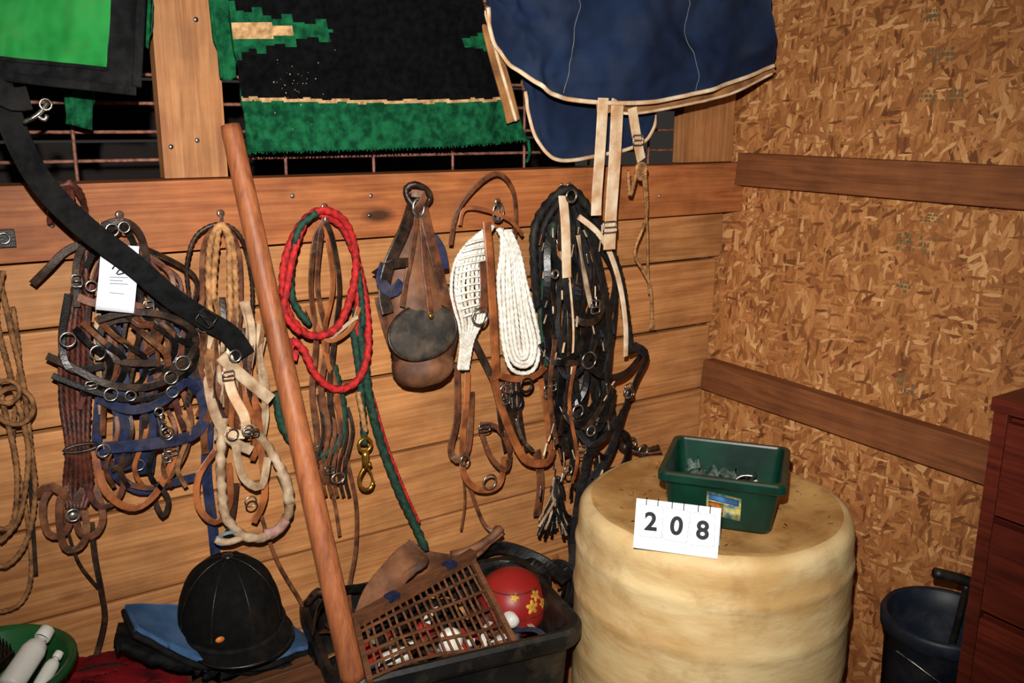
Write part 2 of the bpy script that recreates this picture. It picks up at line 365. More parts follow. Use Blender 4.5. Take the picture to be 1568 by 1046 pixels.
# ------------------------------------------------------------------ room shell
XW=lambda z:1.932+0.0891*(z-1.655)
w=B('wall_back')
zs=[1.44,1.309,1.121,.934,.746,.558,.37,.182,0]
rr=random.Random(2)
for a,b in zip(zs,zs[1:]):
    c,dd=-1.6,XW(b)-.004; o=rr.uniform(-.003,.003)
    w.box(((c+dd)/2,.0165+o,(a+b)/2),(dd-c-.002,.025,a-b-.006),M_plank)
w.box((0.1,.05,.72),(3.5,.02,1.44),mat('gap_shadow_board',(20,13,9),(12,8,6),10,.9,0))
w.finish(.004)
t=B('trim_ledge'); t.box((.17,.0,1.505),(3.54,.076,.13),M_board)
for u,v in [(80,345),(448,300),(566,330),(568,300),(860,283),(1010,300)]:
    t.ell(P(u,v,.038),(.005,.003,.005),M_steel,n=10,k=6)
t.finish(.004)
for nm,x_,wd_,ls in [('trim_stud',.47,.118,[(302,215),(300,30),(262,225)]),('trim_stud',1.815,.19,[]),('trim_stud',-.9,.12,[])]:
    w=B(nm); w.box((x_,.018,2.1),(wd_,.036,1.056),M_stud)
    for u,v in ls: w.ell(P(u,v,.0),(.005,.003,.005),M_steel,n=10,k=6)
    w.finish(.003)
w=B('wire_panel')
for k in range(-9,8):
    x=.663+.197*k
    if x<1.72 : w.sweep([(x,.05,1.445),(x,.05,2.6)],M_wire,.007,smoothpath=False,up=(1,0,0))
for k in range(0,19):
    z=1.604+.052*k
    w.sweep([(-1.6,.057,z),(1.75,.057,z)],M_wire,.007,smoothpath=False)
w.finish()
w=B('wall_right')
def slab(b,y0,y1,z0,z1,th,off,m):
    vs=[]
    for y in(y0,y1):
        for z in(z0,z1):
            for o in(off,off+th): vs.append((XW(z)+o,y,z))
    b.add(vs,[(0,1,3,2),(4,6,7,5),(0,4,5,1),(2,3,7,6),(0,2,6,4),(1,5,7,3)],m,False)
M_osb=osb()
slab(w,-3.0,.06,0,2.62,.02,0,M_osb)
w.finish()
t=B('trim_rail'); slab(t,-3.0,-.039,1.512,1.597,.038,-.038,M_rail); t.finish(.003)
t=B('trim_rail'); slab(t,-3.0,-.006,.937,1.022,.038,-.038,M_rail); t.finish(.003)
f=B('floor'); f.box((.3,-1.2,-.03),(4.4,5.6,.06),mat('dirt_floor',(96,70,48),(60,42,28),6,.95,.6)); f.finish()
f=B('wall_far')
for k in range(14): f.box((.3,1.5,.1+.2*k),(4.4,.03,.19),M_dark)
f.finish()
f=B('ceiling'); f.box((.3,-.75,2.66),(4.4,4.6,.05),M_dark); f.finish()
st=B('osb_grade_stamp'); mi=mat('stamp_ink',(84,90,62),(132,92,52),90,.8,0)
def yz(u,v):
    r=ray(u,v); z=1.3
    for _ in range(6):
        s=(XW(z)-.0008)/r.x; z=CZ+r.z*s
    return CY+r.y*s,z
for (u,v,w_,h_) in [(1425,25,.05,.03),(1437,85,.06,.035),(1440,148,.11,.03),(1400,375,.09,.045),(1425,335,.07,.02),(1383,440,.04,.03),(1385,590,.04,.045)]:
    y,z=yz(u,v)
    for r_ in range(3):
        yy=y+w_/2
        while yy>y-w_/2:
            q=random.uniform(.004,.010); zz=z+h_/2-r_*h_/3
            if random.random()<.75:
                hh=h_/4.5
                vs=[(XW(zz)-.0006,yy,zz),(XW(zz)-.0006,yy-q,zz),(XW(zz-hh)-.0006,yy-q,zz-hh),(XW(zz-hh)-.0006,yy,zz-hh)]
                st.add(vs,[(0,1,2,3)],mi,False)
            yy-=q+.0025
st.finish()
# ------------------------------------------------------------------ blankets
r=B('blanket_pole'); r.sweep([(-1.2,-.14,2.02),(.4,-.14,2.02),(1.86,-.14,2.02)],M_handle,.05)
for x in (-.9,.47,1.8): r.beam((x,-.14,2.02),(x,.0,2.02),.04,.04,M_handle)
r.finish()
b=B('saddle_blanket')
def patt(s,t):
    a=.69+.05*s+.004*math.sin(s*60)
    if t>a+.020: return M_kgrn
    if t>a: return M_ktan
    st=math.floor(s*26)/26
    if s<.40:
        dd=abs(t-.345)
        if s<.26 and dd<.042-(.02 if st>.17 else 0): return M_ktan
        z=.115-.27*st+ (.035 if int(s*26)%3==0 else 0)
        if dd<z: return M_kgrn
    if s>.85:
        dd=abs(t-.42)
        if s>.95 and dd<.03: return M_ktan
        if dd<.02+.30*(st-.83): return M_kgrn
    return M_kblk
G=curtain([(342,-60,.14),(460,-60,.15),(590,-60,.15),(715,-60,.14)],[(380,233,.07),(470,231,.075),(600,228,.07),(720,222,.075),(808,214,.07)],180,120,.026,7,1)
b.sheet(G,M_kgrn,.008,matf=patt)
G2=curtain([(318,-60,.09),(338,-60,.09),(360,-60,.09)],[(336,118,.06),(348,124,.06),(362,118,.06)],12,40,.01,3,4)
b.sheet(G2,M_kgrn,.006)
for i in range(0,180,2):
    p=G[i][-1]; q=p+Vector((random.uniform(-.003,.003),random.uniform(-.003,.003),-random.uniform(.001,.005)))
    b.sweep([p,q],M_kgrn,.003,smoothpath=False)
for k in range(40):
    i=min(177,max(2,int(random.gauss(45,9)))); j=min(117,max(30,int(random.gauss(76,12))))
    p=G[i][j]+Vector((0,-.001,0)); r_=random.uniform(.0006,.0014)
    b.ell(p,(r_,.0005,r_*random.uniform(.5,1.4)),M_tanp,n=6,k=4)
b.sweep([G[-1][-1],G[-1][-1]+Vector((.004,0,-.03)),G[-1][-1]+Vector((-.004,0,-.05))],M_kgrn,.007)
b.finish()
b=B('green_turnout_rug')
def gp(s,t): return M_bgrn if (s<.835 and t<.83) else M_blkc
G=curtain([(-120,-60,.2),(0,-60,.22),(110,-60,.22),(218,-60,.2)],[(-120,100,.2),(-10,115,.22),(100,128,.22),(208,140,.2)],80,60,.022,5,9)
b.sheet(G,M_blkc,.008,matf=gp)
b.sweep([G[i][-1]+Vector((0,-.004,0)) for i in range(0,80,3)],M_blkc,.014,kind='strap',t=.01)
b.sweep([G[-1][j]+Vector((0,-.004,0)) for j in range(0,60,3)],M_blkc,.014,kind='strap',t=.01)
b.sweep([G[i][50]+Vector((0,-.003,0)) for i in range(0,67,3)],M_blkc,.006,kind='strap',t=.005)
b.finish()
b=B('chest_strap')
b.strap([(-30,60,.2),(0,135,.22),(28,215,.24),(68,285,.22),(130,348,.2),(200,402,.18),(262,455,.16),(310,487,.14),(352,512,.12),(376,545,.11)],M_blkc,32,t=.0035,twist=.25)
b.strap([(45,150,.25),(15,150,.25),(-25,120,.25)],M_blkc,30,t=.004)
b.buckle(316,488,26,22,M_blks,.155,ang=-.7)
b.strap([(305,475,.155),(325,500,.155)],M_blks,8,t=.004)
b.px([(36,187,.265),(48,182,.27),(62,172,.27),(74,156,.265)],M_steel,6)
b.px([(56,176,.27),(68,184,.27),(72,176,.27)],M_steel,5); b.ring(70,160,8,M_steel,.27,3.5)
b.finish()
b=B('dark_green_rug')
b.sheet(curtain([(205,-60,.115),(235,-60,.115)],[(215,60,.08),(228,75,.08)],10,16,.01,3,2),M_kgrn,.005)
b.sheet(curtain([(75,-60,.115),(140,-60,.115)],[(104,190,.06),(142,200,.06)],12,24,.02,3,2),M_kgrn,.005)
b.finish()
b=B('navy_stable_rug')
topx=[738,790,845,900,955,1010,1065,1120,1180]
G=curtain([(x-4,-70,.12+.08*min(1,k/3)) for k,x in enumerate(topx)],
          [(745,12,.13),(768,75,.16),(803,118,.19),(852,146,.21),(922,157,.22),(1000,156,.22),(1062,143,.21),(1122,127,.21),(1188,100,.19)],110,60,.045,6,3)
b.sheet(G,M_navyc,.005,back=M_lin)
b.sweep([G[i][-1]+Vector((0,-.003,0)) for i in range(0,110,3)]+[G[-1][-1]+Vector((0,-.003,0))],M_cream,.010,kind='round',t=.006)
M_seam=mat('seam_thread',(126,122,116),(96,96,100),60,.8,.2)
for i,m0 in [(42,18),(80,14)]:
    b.sweep([G[min(109,int(i+j*.05))][j]+Vector((0,-.0006,0)) for j in range(m0,60,3)],M_seam,.0014)
G3=curtain([(880,40,.18),(1000,40,.18),(1184,40,.17)],[(905,150,.19),(960,174,.19),(1060,158,.18),(1120,143,.18),(1186,110,.165)],60,20,.012,7,8)
b.sheet(G3,M_lin,.006)
b.sweep([G3[i][-1] for i in range(0,60,3)],M_cream,.007,kind='round')
G4=curtain([(790,60,.1),(850,60,.11),(930,60,.11),(1005,60,.11)],[(803,140,.1),(820,212,.11),(850,244,.12),(910,240,.12),(985,218,.12),(1003,165,.11)],50,40,.02,4,12)
b.sheet(G4,M_navyc,.005,back=M_lin)
b.sweep([G4[i][-1]+Vector((0,-.002,0)) for i in range(0,50,2)],M_cream,.009,kind='round',t=.006)
b.strap([(742,10,.115),(758,80,.115),(775,140,.11),(786,186,.11)],M_lin,22,t=.006)
b.px([(742,14,.125),(762,88,.125),(780,150,.12),(790,185,.115)],M_cream,5)
b.finish()
b=B('surcingle_strap')
b.strap([(924,150,.215),(919,230,.21),(914,300,.2),(913,330,.2)],M_cream,17)
b.strap([(946,150,.215),(941,250,.205),(936,320,.2),(933,382,.2)],M_cream,20)
b.strap([(934,150,.21),(936,172,.21)],M_lin,46)
b.buckle(934,348,24,16,M_steel,.21)
b.finish()
b=B('leg_strap')
b.strap([(968,165,.2),(975,210,.2),(982,245,.19)],M_cream,15)
b.buckle(977,215,18,14,M_steel,.206)
for k in range(4): b.ring(982,258+k*3,9-k,M_tan,.19-.004*k,6,ry=7)
b.rope([(975,262,.19),(965,300,.15),(962,262,.17)],M_tan,5)
b.rope([(988,265,.19),(990,330,.12),(972,385,.09),(985,415,.08),(996,440,.07),(998,488,.06)],M_tan,4.5)
b.rope([(985,270,.18),(991,350,.11),(992,410,.08),(994,450,.06)],M_tan,3.5)
for k in range(5): b.px([(998,485,.06),(994+k*2.5,505,.06)],M_tan,1.5)
b.finish()
# ------------------------------------------------------------------ hooks
for (u,v) in [(183,345),(338,343),(497,333),(640,312),(762,325),(872,300),(100,300)]:
    h=B('wall_hook')
    h.px([(u,v-16,.038),(u,v-18,.06),(u+1,v-10,.085),(u+1,v+4,.095),(u,v+12,.088),(u-3,v+14,.075)],M_steel,5)
    h.ell(P(u,v-16,.038),(.008,.003,.008),M_steel,n=14,k=8)
    h.finish()
h=B('bolt_latch'); h.box(P(8,365,.045),(.03,.012,.03),M_blks); h.ring(6,365,8,M_steel,.055,4); h.finish(.002)
# ------------------------------------------------------------------ a) tan lead rope, far left
b=B('tan_lead_rope')
b.rope([(5,415,.06),(-6,480,.06),(12,560,.06),(34,640,.07),(44,700,.06),(30,790,.06),(0,830,.06)],M_tand,8)
b.rope([(0,430,.04),(16,500,.05),(36,590,.05),(48,690,.05),(54,760,.05),(40,830,.05),(10,866,.05),(-20,860,.05)],M_tand,8)
b.rope([(-10,560,.07),(10,640,.07),(26,720,.07),(20,800,.06),(-10,810,.06)],M_tand,8)
b.rope([(20,470,.03),(30,560,.03),(20,680,.03),(40,780,.03),(48,880,.03),(30,925,.03),(-5,938,.03)],M_tand,7)
b.ring(22,622,26,M_tand,.08,8,ry=30,ang=.3); b.ring(10,600,18,M_tand,.09,7)
b.strap([(38,600,.04),(45,720,.04),(50,800,.04),(55,880,.04)],M_led,6)
b.finish()
# ------------------------------------------------------------------ b) oxblood reins
b=B('braided_reins')
for k in range(6):
    o=k*8
    b.rope([(76+o*.9,330+abs(k-2)*6,.06+.008*(k%2)),(82+o*.7,296,.09),(104,282-k*.8,.1),(124-o*.1,296,.09),(128+o*.1,330,.06),(118+o*.35,420,.05+.006*k),(96+o,520,.05+.008*(k%3)),(94+o*1.05,610,.05),(104+o*.75,686,.06),(100+o,740,.05),(104+o*.6,780,.06)],M_lerd,8)
b.ring(124,686,24,M_led,.065,6,ry=6)
for k,(cx,cy) in enumerate([(90,790),(140,790),(115,810)]):
    b.strap([(cx-5,740,.05),(cx-24,770,.06),(cx-18,cy+24,.06),(cx+4,cy+30,.06),(cx+18,cy+2,.06),(cx+6,745,.05)],M_lea,11)
b.ring(112,789,10,M_steel,.085,4); b.ell(P(112,789,.08),(.007,.004,.007),M_steel)
b.strap([(140,800,.05),(145,850,.05),(155,905,.05),(160,950,.04),(146,1008,.04)],M_led,9)
b.strap([(100,800,.05),(120,860,.05),(150,900,.03)],M_led,5)
b.strap([(50,435,.06),(75,410,.07),(100,385,.07),(130,372,.07)],M_led,12)
b.strap([(55,760,.05),(75,745,.06),(100,760,.06),(105,800,.05)],M_lea,13)
b.strap([(130,690,.06),(160,700,.06),(188,730,.06),(180,765,.06),(150,775,.06),(130,740,.06)],M_lerd,9)
b.finish()
b=B('dark_leather_bridle')
b.strap([(118,470,.09),(118,400,.09),(145,355,.1),(185,338,.11),(215,360,.1),(228,420,.09),(232,500,.1)],M_led,10)
b.strap([(135,480,.07),(130,420,.08),(155,370,.09),(183,345,.1),(205,375,.09),(214,450,.08),(222,520,.08)],M_blks,9)
b.strap([(72,545,.07),(110,562,.09),(165,588,.11),(230,592,.11),(285,562,.1),(300,522,.09),(280,492,.09),(225,488,.1),(170,492,.1),(152,520,.1),(180,552,.11),(240,556,.11)],M_led,11)
b.strap([(80,575,.08),(140,598,.1),(200,612,.11),(260,600,.11),(270,570,.1)],M_blks,9)
b.strap([(150,490,.12),(200,478,.13),(260,485,.13),(298,510,.12),(290,548,.11),(250,570,.12)],M_led,10)
b.strap([(105,450,.08),(95,520,.08),(108,565,.09),(160,560,.1)],M_blks,11)
b.strap([(120,455,.09),(150,465,.1),(215,470,.1),(250,495,.1)],M_lea,12)
for k in range(14):
    x=140+k*11; y=500+random.uniform(-30,25)
    b.strap([(x-25,y-20,.09),(x,y+random.uniform(0,30),.12),(x+28,y+30,.11),(x+20,y+65,.09),(x-15,y+80,.08)],random.choice([M_led,M_blks,M_lea]),random.uniform(6,11),twist=random.uniform(-.8,.8))
for k in range(12):
    x=135+k*14+random.uniform(-6,6); y=380+random.uniform(0,60)
    b.strap([(185+random.uniform(-20,20),370,.08),(x+10,y+40,.08),(x,y+110,.085),(x+random.uniform(-14,14),y+180,.08),(x+random.uniform(-20,20),y+240,.07)],random.choice([M_led,M_blks,M_lea,M_lerd,M_leo,M_tanp]),random.uniform(6,10),twist=random.uniform(-.8,.8))
for u,v,r_ in [(150,540,11),(280,556,11),(264,600,9),(104,520,11),(200,606,8),(140,438,8),(172,352,9),(190,348,8)]: b.ring(u,v,r_,M_steel,.125,3)
b.buckle(228,470,14,18,M_steel,.12); b.buckle(118,430,14,18,M_steel,.11); b.buckle(140,590,16,12,M_steel,.11)
b.finish()
b=B('blue_nylon_halter')
b.strap([(165,470,.05),(178,530,.06),(186,600,.09),(186,680,.09),(190,720,.07)],M_navy,24)
b.strap([(255,480,.05),(280,540,.07),(308,600,.08),(314,640,.08),(290,668,.1),(230,680,.115),(160,686,.1)],M_navy,18,t=.004)
b.strap([(150,610,.08),(200,628,.115),(250,614,.115),(285,585,.1),(302,600,.08)],M_navy,14,t=.004)
b.strap([(220,500,.05),(228,580,.07),(226,680,.08),(222,725,.06)],M_navy,26)
b.strap([(160,560,.05),(150,640,.06),(155,700,.06),(210,750,.05),(260,740,.05),(300,730,.05)],M_navy,14)
b.strap([(300,580,.08),(318,640,.06),(316,720,.05),(325,800,.04),(330,850,.03)],M_navy,16)
for u,v in [(262,578),(256,664),(170,604),(158,690)]: b.ring(u,v,10,M_steel,.12,3)
b.buckle(262,690,20,16,M_steel,.1); b.snap(250,650,M_steel,.13,.8,.2)
b.finish()
b=B('leather_headstall')
b.strap([(145,690,.07),(160,750,.08),(200,778,.08),(235,760,.08),(262,712,.08),(270,680,.08)],M_leo,11)
b.strap([(190,740,.06),(240,745,.07),(280,700,.07),(292,640,.07),(280,600,.07)],M_lea,9)
b.strap([(240,740,.08),(258,765,.08),(250,790,.08),(238,770,.08)],M_led,8)
b.strap([(215,590,.1),(222,650,.1),(205,700,.09),(170,720,.08)],M_led,9)
b.ring(212,712,9,M_steel,.08,3); b.buckle(256,700,14,16,M_steel,.095)
for k in range(6):
    x=170+k*22; b.strap([(x,610+k*5,.08),(x+10,660,.1),(x-8,715,.09),(x+5,745,.07)],[M_lea,M_led,M_leo,M_blks,M_lea,M_tand][k],7)
b.finish()
b=B('paper_tag')
a=[P(155,374,.15),P(213,377,.15),P(205,480,.155),P(146,474,.155)]
G=[[(a[0].lerp(a[3],j/8)).lerp(a[1].lerp(a[2],j/8),i/6)+Vector((0,-.004*math.sin(math.pi*j/8),0)) for j in range(9)] for i in range(7)]
b.sheet(G,M_paper,.0006)
M_fnt=mat('faint_print',(130,140,160),(110,120,140),20,.7,0)
for k in range(3):
    y=424+k*5; b.px([(168,y,.161),(196-(k%2)*8,y+1,.161)],M_fnt,.8)
b.px([(168,448,.16),(190,450,.16)],M_fnt,.8)
b.px([(172,412,.161),(180,402,.162),(186,408,.161),(178,420,.16),(190,418,.16)],M_ink,2)
b.px([(160,376,.15),(158,360,.12),(150,330,.1)],M_tan,2)
b.finish()
# ------------------------------------------------------------------ d) rope halter / bosal
b=B('rope_bosal_hackamore')
for k in range(2):
    o=k*9
    b.rope([(322+o*.5,480-k*20,.08),(319+o,420,.085),(324+o,365,.1),(338,345-k*2,.11),(350+o*.5,368,.1),(352+o,430,.085),(352+o,490,.08),(345+o,540,.07)],M_tan,9)
b.rope([(292,470,.07),(286,410,.08),(300,362,.09),(336,343,.1),(368,362,.1),(384,420,.08),(386,480,.07),(376,540,.07)],M_led,6)
b.strap([(310,480,.06),(312,380,.08),(338,346,.1),(364,380,.08),(368,470,.07),(360,540,.07)],M_lea,8)
b.rope([(342,640,.08),(338,700,.09),(340,755,.09),(348,795,.09),(378,822,.1),(416,818,.1),(442,785,.1),(440,740,.1),(420,700,.09),(398,668,.08),(370,645,.08)],M_tanp,14)
b.px([(430,720,.1),(440,745,.1),(442,770,.1)],M_tanp,17)
b.px([(405,818,.1),(425,812,.1),(438,795,.1)],mat('pink_tape',(170,130,120),(140,96,88),60,.8,.2),16)
b.strap([(338,545,.09),(370,575,.1),(415,612,.1)],M_tanp,18,t=.005)
b.strap([(325,480,.08),(318,550,.08),(325,620,.09),(350,670,.09),(385,690,.08)],M_tanp,15,t=.004)
b.strap([(350,520,.08),(352,590,.1),(375,640,.11),(372,665,.1),(345,660,.1)],M_cream,15,t=.005)
b.strap([(372,560,.08),(392,620,.09),(400,690,.08),(405,760,.08),(388,800,.08)],M_leo,11)
b.strap([(330,690,.07),(304,730,.08),(304,775,.08),(330,800,.08),(352,770,.08),(350,710,.08)],M_leo,10)
b.strap([(360,680,.09),(372,730,.1),(400,745,.1),(410,700,.09)],M_tanp,12)
b.strap([(362,740,.07),(356,790,.07),(345,825,.07)],M_led,9)
b.ring(350,824,20,mat('blue_cloth',(110,136,146),(84,92,100),50,.8,.2),.1,6,ry=9)
b.px([(330,826,.1),(350,830,.1),(372,822,.1)],M_tanp,11)
for u,v in [(360,545),(380,660),(356,665),(312,500),(384,768)]: b.ring(u,v,9,M_steel,.12,3)
b.buckle(350,575,18,14,M_steel,.12); b.buckle(385,662,24,10,M_steel,.13,-.2)
for k in range(28):
    x=308+k*3.6; y=480+random.uniform(-40,90)
    b.strap([(x,y,.07),(x+random.uniform(-12,12),y+50,.09),(x+random.uniform(-15,15),y+110,.08),(x+random.uniform(-10,10),y+150,.07)],random.choice([M_lea,M_tanp,M_led,M_leo,M_tand,M_led,M_lea]),random.uniform(6,11),twist=random.uniform(-.9,.9))
b.strap([(400,790,.05),(425,860,.05),(460,920,.05),(480,960,.06)],M_lea,6)
b.finish()
# ------------------------------------------------------------------ pole
b=B('wooden_tool_handle')
a=P(353,192,.075); c=P(541,1040,.36)
b.sweep([a.lerp(c,k/12) for k in range(13)],M_handle,.040,taper=lambda q:.98+.22*q if q>.01 else .9,up=(0,-1,0))
b.finish()
# ------------------------------------------------------------------ e) red lead rope
b=B('red_lead_rope')
b.rope([(497,322,.1),(530,342,.09),(545,395,.08),(537,455,.085),(515,502,.09),(478,514,.09),(446,488,.09),(433,440,.085),(440,385,.085),(466,338,.09)],M_red,11,closed=True)
b.rope([(490,326,.09),(528,352,.08),(552,420,.07),(562,480,.07),(563,540,.08),(548,582,.09),(515,596,.09),(484,574,.09),(464,535,.08),(446,520,.07)],M_red,11)
b.rope([(470,332,.1),(452,380,.1),(440,440,.1),(436,480,.1),(460,510,.1)],M_red,10)
b.rope([(505,325,.09),(538,360,.07),(548,430,.07),(545,520,.06)],M_red,9)
b.strap([(446,518,.075),(442,540,.075),(456,545,.08)],M_red,16)
b.finish()
b=B('green_lead_rope')
b.rope([(485,325,.11),(462,345,.105),(452,370,.1),(446,410,.075),(449,460,.07),(474,496,.07)],M_grn,10)
b.rope([(515,335,.075),(540,380,.075),(552,440,.075),(556,500,.075)],M_grn,9)
b.rope([(545,470,.06),(556,540,.06),(566,610,.06),(584,680,.055),(610,750,.06),(636,805,.07),(652,842,.08)],M_grn,13)
b.rope([(572,610,.055),(592,680,.05),(620,752,.055),(642,800,.06)],M_red,5)
b.rope([(424,600,.06),(432,650,.06),(460,688,.065),(495,696,.065),(520,675,.065),(526,630,.06),(510,560,.06)],M_grn,13)
b.rope([(540,500,.06),(550,570,.07),(555,620,.07),(558,680,.07)],M_grn,10)
b.rope([(548,600,.075),(560,660,.075)],M_tan,8)
b.snap(560,716,M_brass,.08,1.35)
b.finish()
b=B('brown_leather_reins')
for k,(x0,x1,x2,x3) in enumerate([(482,476,484,478),(510,520,512,505),(490,486,500,492),(503,510,496,515)]):
    b.strap([(497,336,.09),(x0,370,.085),(x1,440,.08),(x2,520,.075),(x3,600,.07),(x3+8,680,.06),(x3+2,740,.05)],[M_lea,M_led,M_lea,M_leo][k],9,twist=.4)
b.strap([(470,470,.07),(500,520,.08),(535,505,.08),(550,470,.08)],M_leo,8)
b.strap([(505,520,.08),(540,490,.09),(548,486,.09)],M_tanp,6)
b.strap([(530,700,.05),(545,770,.05),(545,840,.05),(535,900,.06),(538,950,.07)],M_lea,7)
b.strap([(485,690,.05),(510,760,.05),(520,820,.05)],M_lea,6)
for k in range(7):
    x=478+k*9; b.strap([(x,600+k*4,.06),(x+8,660,.07),(x-4,720,.07),(x+3,760,.05)],random.choice([M_lea,M_led]),6)
b.ring(518,732,11,M_steel,.08,3.5,ry=8); b.ring(490,690,9,M_steel,.07,3)
b.buckle(505,720,16,12,M_steel,.08)
b.finish()
# ------------------------------------------------------------------ f) stirrup with leather hood
b=B('tapadero_stirrup')
def loft(b,secs,m,n=32):
    vs=[];fs=[]
    for (u,v,d,rx,ry) in secs:
        c=P(u,v,d); sc=S(u,d)
        for k in range(n):
            a=2*math.pi*k/n; f=1+.10*noise.noise(Vector((math.cos(a)*2.2,math.sin(a)*2.2,v*.03)))+.05*noise.noise(Vector((math.cos(a)*6,math.sin(a)*6,v*.05)))
            vs.append(c+Vector((rx*sc*math.cos(a)*f,ry*math.sin(a)*f,0.0)))
    for i in range(len(secs)-1):
        for k in range(n):
            k2=(k+1)%n; fs.append((i*n+k,i*n+k2,(i+1)*n+k2,(i+1)*n+k))
    fs.append(tuple(range(n))); fs.append(tuple((len(secs)-1)*n+k for k in range(n)))
    b.add(vs,fs,m)
M_tap=mat('worn_tapadero_leather',(126,80,50),(68,42,28),14,.65,.4,bd=.003,dirt=(150,110,76),dsc=16,damt=.5)
M_sole=mat('grey_sole',(62,56,48),(34,31,28),30,.85,.4,dirt=(110,92,72),dsc=20,damt=.5)
loft(b,[(634,330,.08,10,.012),(632,345,.08,20,.018),(631,360,.08,28,.022),(629,380,.083,34,.03),(628,400,.085,40,.035),(630,420,.088,45,.04),(634,440,.09,48,.045),(640,470,.1,53,.052),(645,500,.1,56,.055),(648,520,.105,54,.056),(648,545,.105,50,.054)],M_tap)
loft(b,[(648,536,.11,40,.045),(648,548,.115,46,.06),(647,560,.115,48,.062),(645,572,.115,44,.058),(643,583,.11,34,.045),(641,590,.105,14,.02)],M_tap)
Rs=Matrix.Rotation(-.22,3,'Y')@Matrix.Rotation(-.35,3,'X')
sc=P(648,508,.155)
b.ell(sc,(.078,.014,.056),M_sole,rot=Rs,n=36,k=20)
b.sweep([sc+Rs@Vector((.078*math.cos(a),0,.056*math.sin(a))) for a in [k*math.pi/12 for k in range(24)]],M_led,.007,closed=True)
b.strap([(636,300,.09),(620,350,.12),(598,400,.13),(588,445,.13),(594,480,.14)],M_led,18,t=.005)
b.strap([(644,300,.09),(655,350,.12),(668,400,.13),(680,450,.13),(690,490,.13)],M_lea,16,t=.005)
b.strap([(640,310,.1),(632,380,.13),(622,430,.14),(616,470,.16)],M_lea,8,t=.004)
b.strap([(645,310,.1),(650,400,.14),(655,440,.15),(660,484,.175)],M_lea,9,t=.004)
b.ell(P(660,484,.178),(.006,.004,.006),M_brass,n=12,k=8)
b.strap([(590,405,.12),(584,430,.13),(600,448,.14),(616,432,.14)],M_navy,17,t=.005); b.strap([(662,362,.11),(676,385,.12),(680,412,.12)],M_navy,15,t=.005)
b.strap([(575,420,.1),(600,405,.14),(625,402,.14)],M_led,14)
b.strap([(578,455,.09),(590,500,.1),(600,530,.1)],M_lea,10)
b.sweep([P(622,288,.1),P(636,282,.11),P(655,292,.11),P(658,306,.1),P(640,318,.11),P(624,302,.1)],M_led,.013,closed=True)
b.strap([(630,296,.12),(650,300,.13),(636,325,.12)],M_lea,11)
b.ring(641,318,9,M_steel,.115,4,ry=13)
b.finish()
# ------------------------------------------------------------------ g) string girth
b=B('mohair_string_girth')
rg=random.Random(5)
for k in range(9):
    f=k/8; j1,j2=rg.uniform(-3,3),rg.uniform(-3,3)
    b.rope([(756-6*f,346,.09),(748-30*f+j1*.4,362+10*f,.1),(742-46*f,405,.105+.014*math.sin(f*3)),(742-50*f+j2*.5,450,.105+.014*math.sin(f*3)),(740-36*f+j1*.5,485+12*f,.1),(724-18*f,522,.09),(716-14*f,566,.08)],M_wht,5.0)
for k in range(11):
    y=366+k*11; x0=752-(2 if k<8 else 8); x1=712-min(k,3)*5+max(0,k-7)*4
    b.rope([(x0,y,.116),((x0+x1)/2,y+3,.126),(x1,y+9,.118)],M_wht,3.6)
for k in range(5):
    h0=3.5+6.0*k; jx=rg.uniform(-2,2); jy=rg.uniform(-2,4)
    cx=lambda y:778+ (y-350)*.115
    dz=.008*(k%2)
    b.rope([(762+k*1.5,350,.09),(cx(385)-h0*.5,385,.1),(cx(430)-h0*.8+jx,430,.108+dz),(cx(480)-h0*.95,480,.11+dz),(cx(525)-h0,525,.11+dz),(cx(545)-h0*.7,538+h0*.75+jy,.11+dz),(cx(550),541+h0+jy,.11+dz),(cx(545)+h0*.7,538+h0*.75+jy,.11+dz),(cx(525)+h0,525,.11+dz),(cx(480)+h0*.8-jx,480,.11+dz),(cx(430)+h0*.62,430,.108),(cx(385)+h0*.45,385,.1),(772+k*2,352,.09)],M_wht,6.2)
b.strap([(745,340,.12),(750,400,.135),(755,480,.135),(758,540,.13),(760,580,.11)],M_leo,13,t=.005)
b.strap([(740,400,.13),(742,440,.13),(740,478,.13)],M_lea,13)
b.strap([(690,375,.08),(700,325,.09),(730,285,.1),(762,266,.1),(785,290,.09),(790,335,.08),(786,380,.07)],M_lea,7)
b.strap([(704,345,.09),(712,320,.09),(745,322,.1),(782,338,.1),(800,360,.09)],M_leo,6)
b.strap([(800,430,.08),(832,450,.09),(850,495,.09),(845,545,.09),(820,575,.1),(785,580,.1),(755,570,.1)],M_leo,10,t=.004)
b.ring(763,325,9,M_steel,.1,3.5,ry=14); b.ring(735,485,13,M_steel,.13,4); b.ring(775,600,12,M_steel,.1,4)
b.finish()
b=B('breast_collar')
b.strap([(716,570,.06),(714,620,.07),(708,690,.07),(712,730,.08),(735,750,.08),(765,742,.08),(772,700,.08)],M_leo,10)
b.strap([(700,560,.06),(700,640,.07),(690,690,.07),(705,705,.08),(718,680,.07),(722,600,.06)],M_lea,11)
b.strap([(755,575,.1),(770,630,.1),(790,680,.1),(808,706,.1),(838,708,.1),(846,690,.1)],M_leo,13,t=.006)
b.strap([(735,655,.08),(752,700,.09),(775,720,.09),(780,690,.09),(762,655,.09),(735,650,.08)],M_lea,8)
b.strap([(710,730,.05),(712,770,.05),(706,812,.05)],M_lea,4)
b.strap([(716,735,.05),(740,800,.05),(765,820,.08)],M_lea,6)
b.strap([(725,520,.07),(745,560,.08),(765,600,.1),(790,650,.1),(798,670,.1)],M_led,11)
b.px([(790,640,.12),(800,672,.12),(816,690,.12)],M_steel,6)
